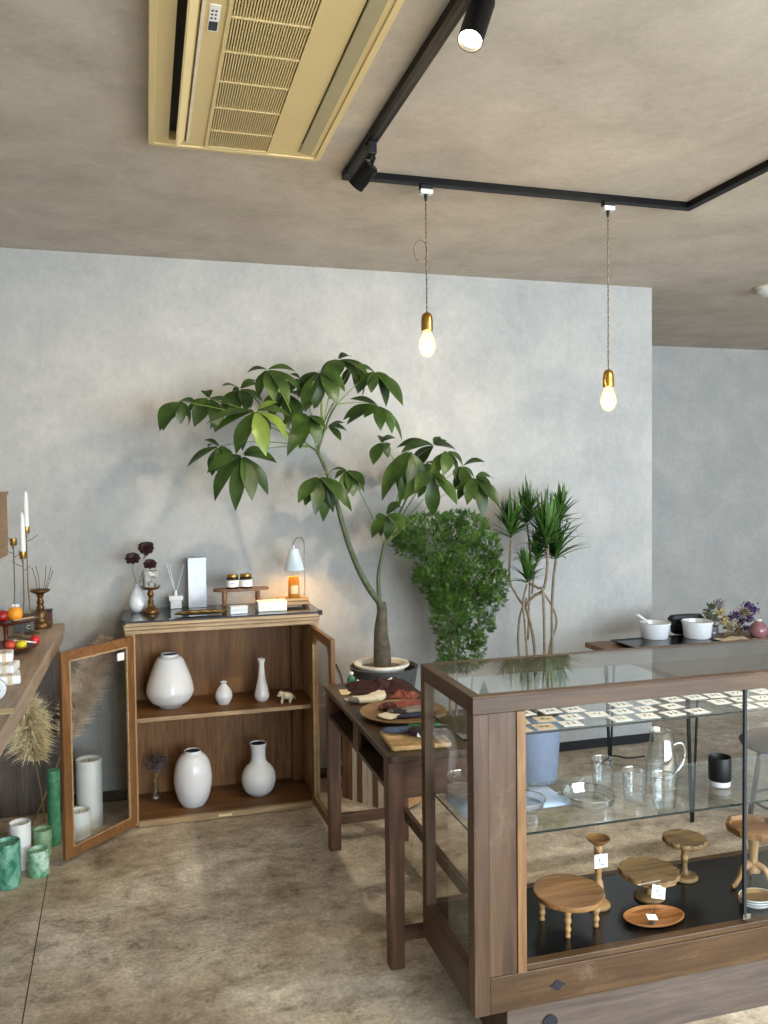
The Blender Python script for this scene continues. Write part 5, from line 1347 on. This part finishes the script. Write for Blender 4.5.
def glassbowl(label, px, py, R, h, z):
    t = thing('glass_bowl', label, 'bowl', (.872, 2.222, z), 0, 'stacked glass bowls')
    build('bowl', MB().lathe([(0,0),(R*.5,0),(R*.55,.006),(R*.9,h*.6),(R,h),(R*.97,h),(R*.86,h*.6),(R*.5,.010),(0,.008)], n=40), M['vesselglass'], t)
    build('rim', MB().tube([(R*.985*math.cos(2*PI*k/40), R*.985*math.sin(2*PI*k/40), h) for k in range(41)], .0017, 8, False), M['rimglass'] if 'rimglass' in M else M['vesselglass'], t)
glassbowl('lower glass bowl of the stack behind the left pane', 462, 783, .056, .034, MZ)
glassbowl('upper glass bowl of the stack behind the left pane', 462, 783, .056, .034, MZ+.0355)
def tumbler(label, px, py, R, h):
    q = at(px, py, Z=MZ); t = thing('glass_tumbler', label, 'tumbler', (q.x, q.y, MZ), 0, 'glass tumblers on the middle shelf')
    build('glass', MB().lathe([(0,0),(R*.80,0),(R*.86,.003),(R,h),(R*.95,h),(R*.81,.012),(0,.010)], n=36), M['vesselglass'], t)
    build('rim', MB().tube([(R*.975*math.cos(2*PI*k/36), R*.975*math.sin(2*PI*k/36), h) for k in range(37)], .0019, 8, False), M['rimglass'] if 'rimglass' in M else M['vesselglass'], t)
    mb = MB()
    for z in (h*.38, h*.68): mb.tube([(R*(.86+.14*z/h)*math.cos(2*PI*k/36), R*(.86+.14*z/h)*math.sin(2*PI*k/36), z) for k in range(37)], .0008, 6, False)
    build('etched_line', mb, M['rimglass'] if 'rimglass' in M else M['vesselglass'], t)
    build('heavy_base', MB().lathe([(0,.001),(R*.80,.001),(R*.82,.011),(0,.011)], n=30), M['vesselglass'], t)
tumbler('glass tumbler behind the large round dish', 603, 788, .034, .088)
tumbler('middle glass tumbler between the dish and the jug', 634.5, 800, .035, .086)
tumbler('glass tumbler standing in front of the jug', 664, 806, .036, .088)
q = at(662,784,Z=MZ); t = thing('glass_jug', 'tall clear glass jug with a looped handle on the middle shelf', 'jug', (q.x, q.y, MZ))
jh = .164
build('body', MB().lathe([(0,0)]+cr([(.043,0),(.047,.004),(.047,.05),(.044,.09),(.039,.122),(.035,.147),(.038,jh)],5)+[(.0355,jh),(.0325,.147),(.0365,.122),(.0415,.09),(.0445,.05),(.0445,.010),(0,.008)], n=44), M['vesselglass'], t)
build('handle', MB().tube(curve3([(.036,-.006,.118),(.060,-.008,.122),(.073,-.009,.10),(.072,-.009,.075),(.060,-.008,.05),(.044,-.006,.035)],6), [.0046]*31, 12), M['rimglass'], t)
build('rim', MB().tube([((.0368)*math.cos(2*PI*k/40), .0368*math.sin(2*PI*k/40), jh) for k in range(41)], .0014, 8, False), M['rimglass'] if 'rimglass' in M else M['vesselglass'], t)
q = at(722,786,Z=MZ); R = .0325; t = thing('black_cup', 'matte black cup with a bare cream foot on the middle shelf', 'cup', (q.x, q.y+.01, MZ))
build('body', MB().lathe([(R*.97,.0165),(R,.018),(R*1.02,.050),(R,.085),(R*.97,.087),(R*.93,.085),(R*.93,.025),(0,.022)], n=44), M['black'], t)
build('foot', MB().lathe([(0,0),(R*.88,0),(R*.92,.002),(R*.96,.0165),(0,.0165)], n=44), M['porc'], t)
# wooden things on the base board
BZ = .2441
def tagcard(label, px, py, Y, w, h, tilt=0, lean=0):
    q = at(px, py, Y=Y); t = thing('price_tag', label, 'price tag', q, 0, 'paper price tags in the case')
    mb = MB().box(-w/2,w/2,-.0006,.0006,-h/2,h/2); R_ = Matrix.Rotation(tilt,4,'Y') @ Matrix.Rotation(lean,4,'X')
    c = build('card', mb.xf(R_), M['paper'], t)
    mb = MB().box(-w*.22,w*.02,-.0011,-.0007,-h*.10,-h*.04).box(-w*.05,w*.25,-.0011,-.0007,-h*.28,-h*.22).box(-w*.2,-w*.08,-.0011,-.0007,.02*h,.16*h)
    build('scribble', mb.xf(R_), M['inkblue'], c)
    return t, q
LEG = [(.0075,0),(.008,.004),(.0065,.012),(.0098,.022),(.007,.033),(.011,.046),(.008,.057),(.0105,.066),(.0105,.072)]
q = V((1.132, 2.090, BZ)); t = thing('wooden_pedestal', 'round wooden display stool with turned legs at the front left of the case', 'stool', q)
R, h = .101, .091
build('top', MB().lathe([(0,h-.014),(R*.9,h-.014),(R*.985,h-.010),(R,h-.002),(R*.985,h+.004),(R*.93,h+.005),(R*.88,h+.003),(0,h+.003)], n=52), M['turnX'], t)
for k in range(4):
    a = PI/4+PI/2*k+.25; build('leg', MB().lathe([(0,0)]+cr(LEG,4)+[(.0105,h-.0145),(0,h-.0145)], (R*.74*math.cos(a),R*.74*math.sin(a),0), 20), M['turn'], t)
q = V((1.262, 2.150, BZ)); t = thing('wooden_candlestick', 'slim turned wooden candlestick with a cup top in the case', 'candlestick', q)
hh = at(598,838,Y=2.15).z-BZ
build('stem', MB().lathe([(0,0)]+cr([(.034,0),(.035,.007),(.029,.014),(.014,.021),(.0115,.035),(.016,.055),(.0125,.075),(.009,.09),(.0125,hh-.03),(.010,hh-.022)],4)+[(0,hh-.021)], n=28), M['turn'], t)
build('cup', MB().lathe([(0,hh-.0205),(.012,hh-.0205),(.031,hh-.006),(.035,hh),(.033,hh+.002),(.024,hh-.007),(0,hh-.011)], n=32), M['turnX'], t)
tg, q2 = tagcard('white paper tag hung on the slim wooden candlestick', 601, 861, 2.112, .042, .040)
build('string', MB().tube([(0,0,.02),(-.004,.01,.030),(-.006,.022,.035)], .0006, 5), M['white'], tg)
def cakestand(label, px, top, bot, Rt, Rb, Y):
    zt = at(px, top, Y=Y).z - BZ; q = at(px, bot, Y=Y)
    t = thing('cake_stand', label, 'cake stand', (q.x, Y, BZ), 0, 'scalloped wooden cake stands')
    wob = lambda a: .955 + .075*abs(math.sin(6.5*a))**.7 + .010*math.sin(3*a+1)
    build('plate', MB().lathe([(0,zt-.016),(Rt*.93,zt-.016),(Rt*.985,zt-.012),(Rt,zt-.002),(Rt*.97,zt+.002),(Rt*.92,zt+.001),(0,zt)], n=112, wob=wob), M['stand'] if 'stand' in M else M['turnX'], t)
    build('stem', MB().lathe([(0,.0)]+cr([(Rb,0),(Rb*1.02,.004),(Rb*.96,.009),(Rb*.8,.012),(Rb*.35,.016),(.008,zt*.35),(.012,zt*.5),(.008,zt*.68),(.010,zt*.85),(.018,zt-.0165)],4)+[(0,zt-.0164)], n=32), M['stand'] if 'stand' in M else M['turnX'], t)
cakestand('wide scalloped wooden cake stand with a tag hanging at its foot', 649, 870, 893, .088, .044, 2.15)
cakestand('taller small scalloped wooden cake stand behind the wide one', 684.5, 838, 879, .066, .040, 2.225)
tg, q2 = tagcard('white paper tag leaning on the wide scalloped cake stand', 658.5, 892, 2.058, .046, .036, .25, -.25)
build('string', MB().tube([(-.0,0,.016),(.01,.006,.03),(-.06,.012,.024)], .0007, 5), M['white'], tg)
q = V((1.372, 2.034, BZ)); t = thing('oval_tray', 'oval reddish wooden tray lying on the black base of the case', 'tray', q, -.06)
build('tray', MB().lathe([(0,0),(.060,0),(.074,.004),(.085,.011),(.086,.014),(.082,.0145),(.072,.008),(0,.006)], n=56, sx=1.06, sy=.66), M['tray'], t)
build('tray_floor', MB().lathe([(0,.0062),(.066,.0064)], n=40, sx=1.06, sy=.66), M['tray'], t)
t = thing('tea_spoon', 'small spoon with string lying across the oval wooden tray', 'spoon', q+V((0,.0,.0150)), .9)
build('handle', MB().tube([(-.045,.0,.001),(.028,.0,.0008)], .0016, 8), M['steel'], t); blob(mb:=MB(), V((-.052,0,.0012)), .012,.007,.0016); build('spoon_bowl', mb, M['steel'], t)
tg, q2 = tagcard('small white tag lying in the oval wooden tray', 652, 917, 2.0, .032, .018, .2, -1.1)
# stand with legs and octagonal tray
q = V((1.782, 2.118, BZ)); t = thing('tripod_pedestal', 'wooden pedestal with carved legs and an octagonal tray top at the right', 'pedestal', q)
zt = at(752,826,Y=2.12).z - BZ; n8 = [(.079*math.cos(2*PI*(k+.5)/8), .079*math.sin(2*PI*(k+.5)/8)) for k in range(8)]; n8i = [(x*.86,y*.86) for x,y in n8]
build('tray_floor', MB().prism([(x*.9,y*.9) for x,y in n8], zt-.014, zt-.006), M['tray'], t)
mb = MB(); o8 = [(x*1.06,y*1.06) for x,y in n8]
for k in range(8):
    j = (k+1)%8; mb.hexa([(*n8i[k],zt-.0055),(*n8[k],zt-.016),(*n8[j],zt-.016),(*n8i[j],zt-.0055)],[(*[c*1.06 for c in n8i[k]],zt+.008),(*o8[k],zt+.006),(*o8[j],zt+.006),(*[c*1.06 for c in n8i[j]],zt+.008)])
build('tray_rim', mb, M['turnX'], t)
build('column', MB().lathe([(0,.045)]+cr([(.020,.045),(.021,.055),(.014,.065),(.017,.075),(.012,.085),(.019,zt-.016)],4)+[(0,zt-.0158)], n=26), M['turn'], t)
for k in range(3):
    a = -PI/2+.5+2*PI/3*k; d = V((math.cos(a), math.sin(a), 0))
    build('leg', MB().tube(curve3([d*.012+V((0,0,.070)), d*.035+V((0,0,.060)), d*.052+V((0,0,.030)), d*.068+V((0,0,.0095)), d*.078+V((0,0,.0090))],5), radii([.011,.010,.0075,.0075,.007],21), 10), M['turn'], t)
q = V((1.712, 2.020, BZ)); M['gold'] = plain('gold_inside', (150,118,70), .3, .5)
for k in range(3):
    t = thing('small_plate', ['lowest', 'middle', 'topmost'][k]+' gold and white oval plate of the stack beside the case lock', 'plate', q+V((0,0,.0075*k)), 0, 'stacked gold and white plates')
    R = .052
    build('plate', MB().lathe([(0,0),(R*.72,0),(R*.80,.002),(R,.012),(R*.99,.0135),(R*.96,.013)], n=44, sx=1.05, sy=.8), M['porc'], t); build('gilt_well', MB().lathe([(0,.0026),(R*.74,.0030),(R*.95,.0128)], n=44, sx=1.05, sy=.8), M['gold'], t)

# ---------------------------------------------------------------- light
def area(name, loc, look, sx, sy, power, col, spread=180):
    L = bpy.data.lights.new(name, 'AREA'); L.shape = 'RECTANGLE'; L.size = sx; L.size_y = sy; L.energy = power; L.color = col
    L.spread = math.radians(spread)
    o = bpy.data.objects.new(name, L); COL.objects.link(o); o.location = loc
    o.rotation_euler = (V(look)).to_track_quat('-Z', 'Z').to_euler(); return o
area('window_daylight', ((W0+W1)/2, YF-.2, (WZ0+WZ1)/2), (0,1,0), W1-W0, WZ1-WZ0, 425, (.75,.88,1.0))
area('side_window_daylight', (XR+.2, .6, 1.42), (-1,0,0), 3.2, 1.85, 60, (.76,.88,1.0))
L = bpy.data.lights.new('sunlight', 'SUN'); L.energy = 9.0; L.angle = math.radians(1.0); L.color = (1,.93,.82)
o = bpy.data.objects.new('sunlight', L); COL.objects.link(o); o.rotation_euler = V((-.25, .62, -.80)).to_track_quat('-Z','Y').to_euler()
def spotlight(name, loc, d, power, size, blend, col, rad=.03):
    L = bpy.data.lights.new(name, 'SPOT'); L.energy = power; L.spot_size = math.radians(size); L.spot_blend = blend; L.color = col; L.shadow_soft_size = rad
    o = bpy.data.objects.new(name, L); COL.objects.link(o); o.location = loc; o.rotation_euler = V(d).to_track_quat('-Z','Y').to_euler()
WARM = (1.0, .80, .56)
d = (pa1-pa0).normalized(); spotlight('track_spot_beam', pa1+d*.004, d, 20, 80, .6, WARM)
d = (pb1-pb0).normalized(); spotlight('track_spot_beam', pb1+d*.004, d, 20, 80, .6, WARM)

spotlight('track_spot_beam', (TX2, 1.35, 2.47), V((1.55, 2.2, .8))-V((TX2,1.35,2.47)), 95, 58, .9, (1,.95,.86))
spotlight('track_spot_beam', (TX2, 1.85, 2.46), V((.55, 4.1, 1.35))-V((TX2,1.85,2.46)), 105, 72, 1.0, (1,.86,.68), .045)
w = bpy.data.worlds.new('world'); S.world = w; w.use_nodes = True
bg = w.node_tree.nodes['Background']; bg.inputs[0].default_value = (.80,.90,1.0,1); bg.inputs[1].default_value = 1.0

S.view_settings.view_transform = 'Standard'; S.view_settings.look = 'None'
S.view_settings.gamma = 1.0; S.view_settings.use_curve_mapping = False
S.view_settings.exposure = 0.30
S.cycles.use_denoising = True
S.cycles.max_bounces = 10; S.cycles.transparent_max_bounces = 24; S.cycles.diffuse_bounces = 5
S.cycles.caustics_reflective = False; S.cycles.caustics_refractive = False
S.cycles.sample_clamp_indirect = 6.0
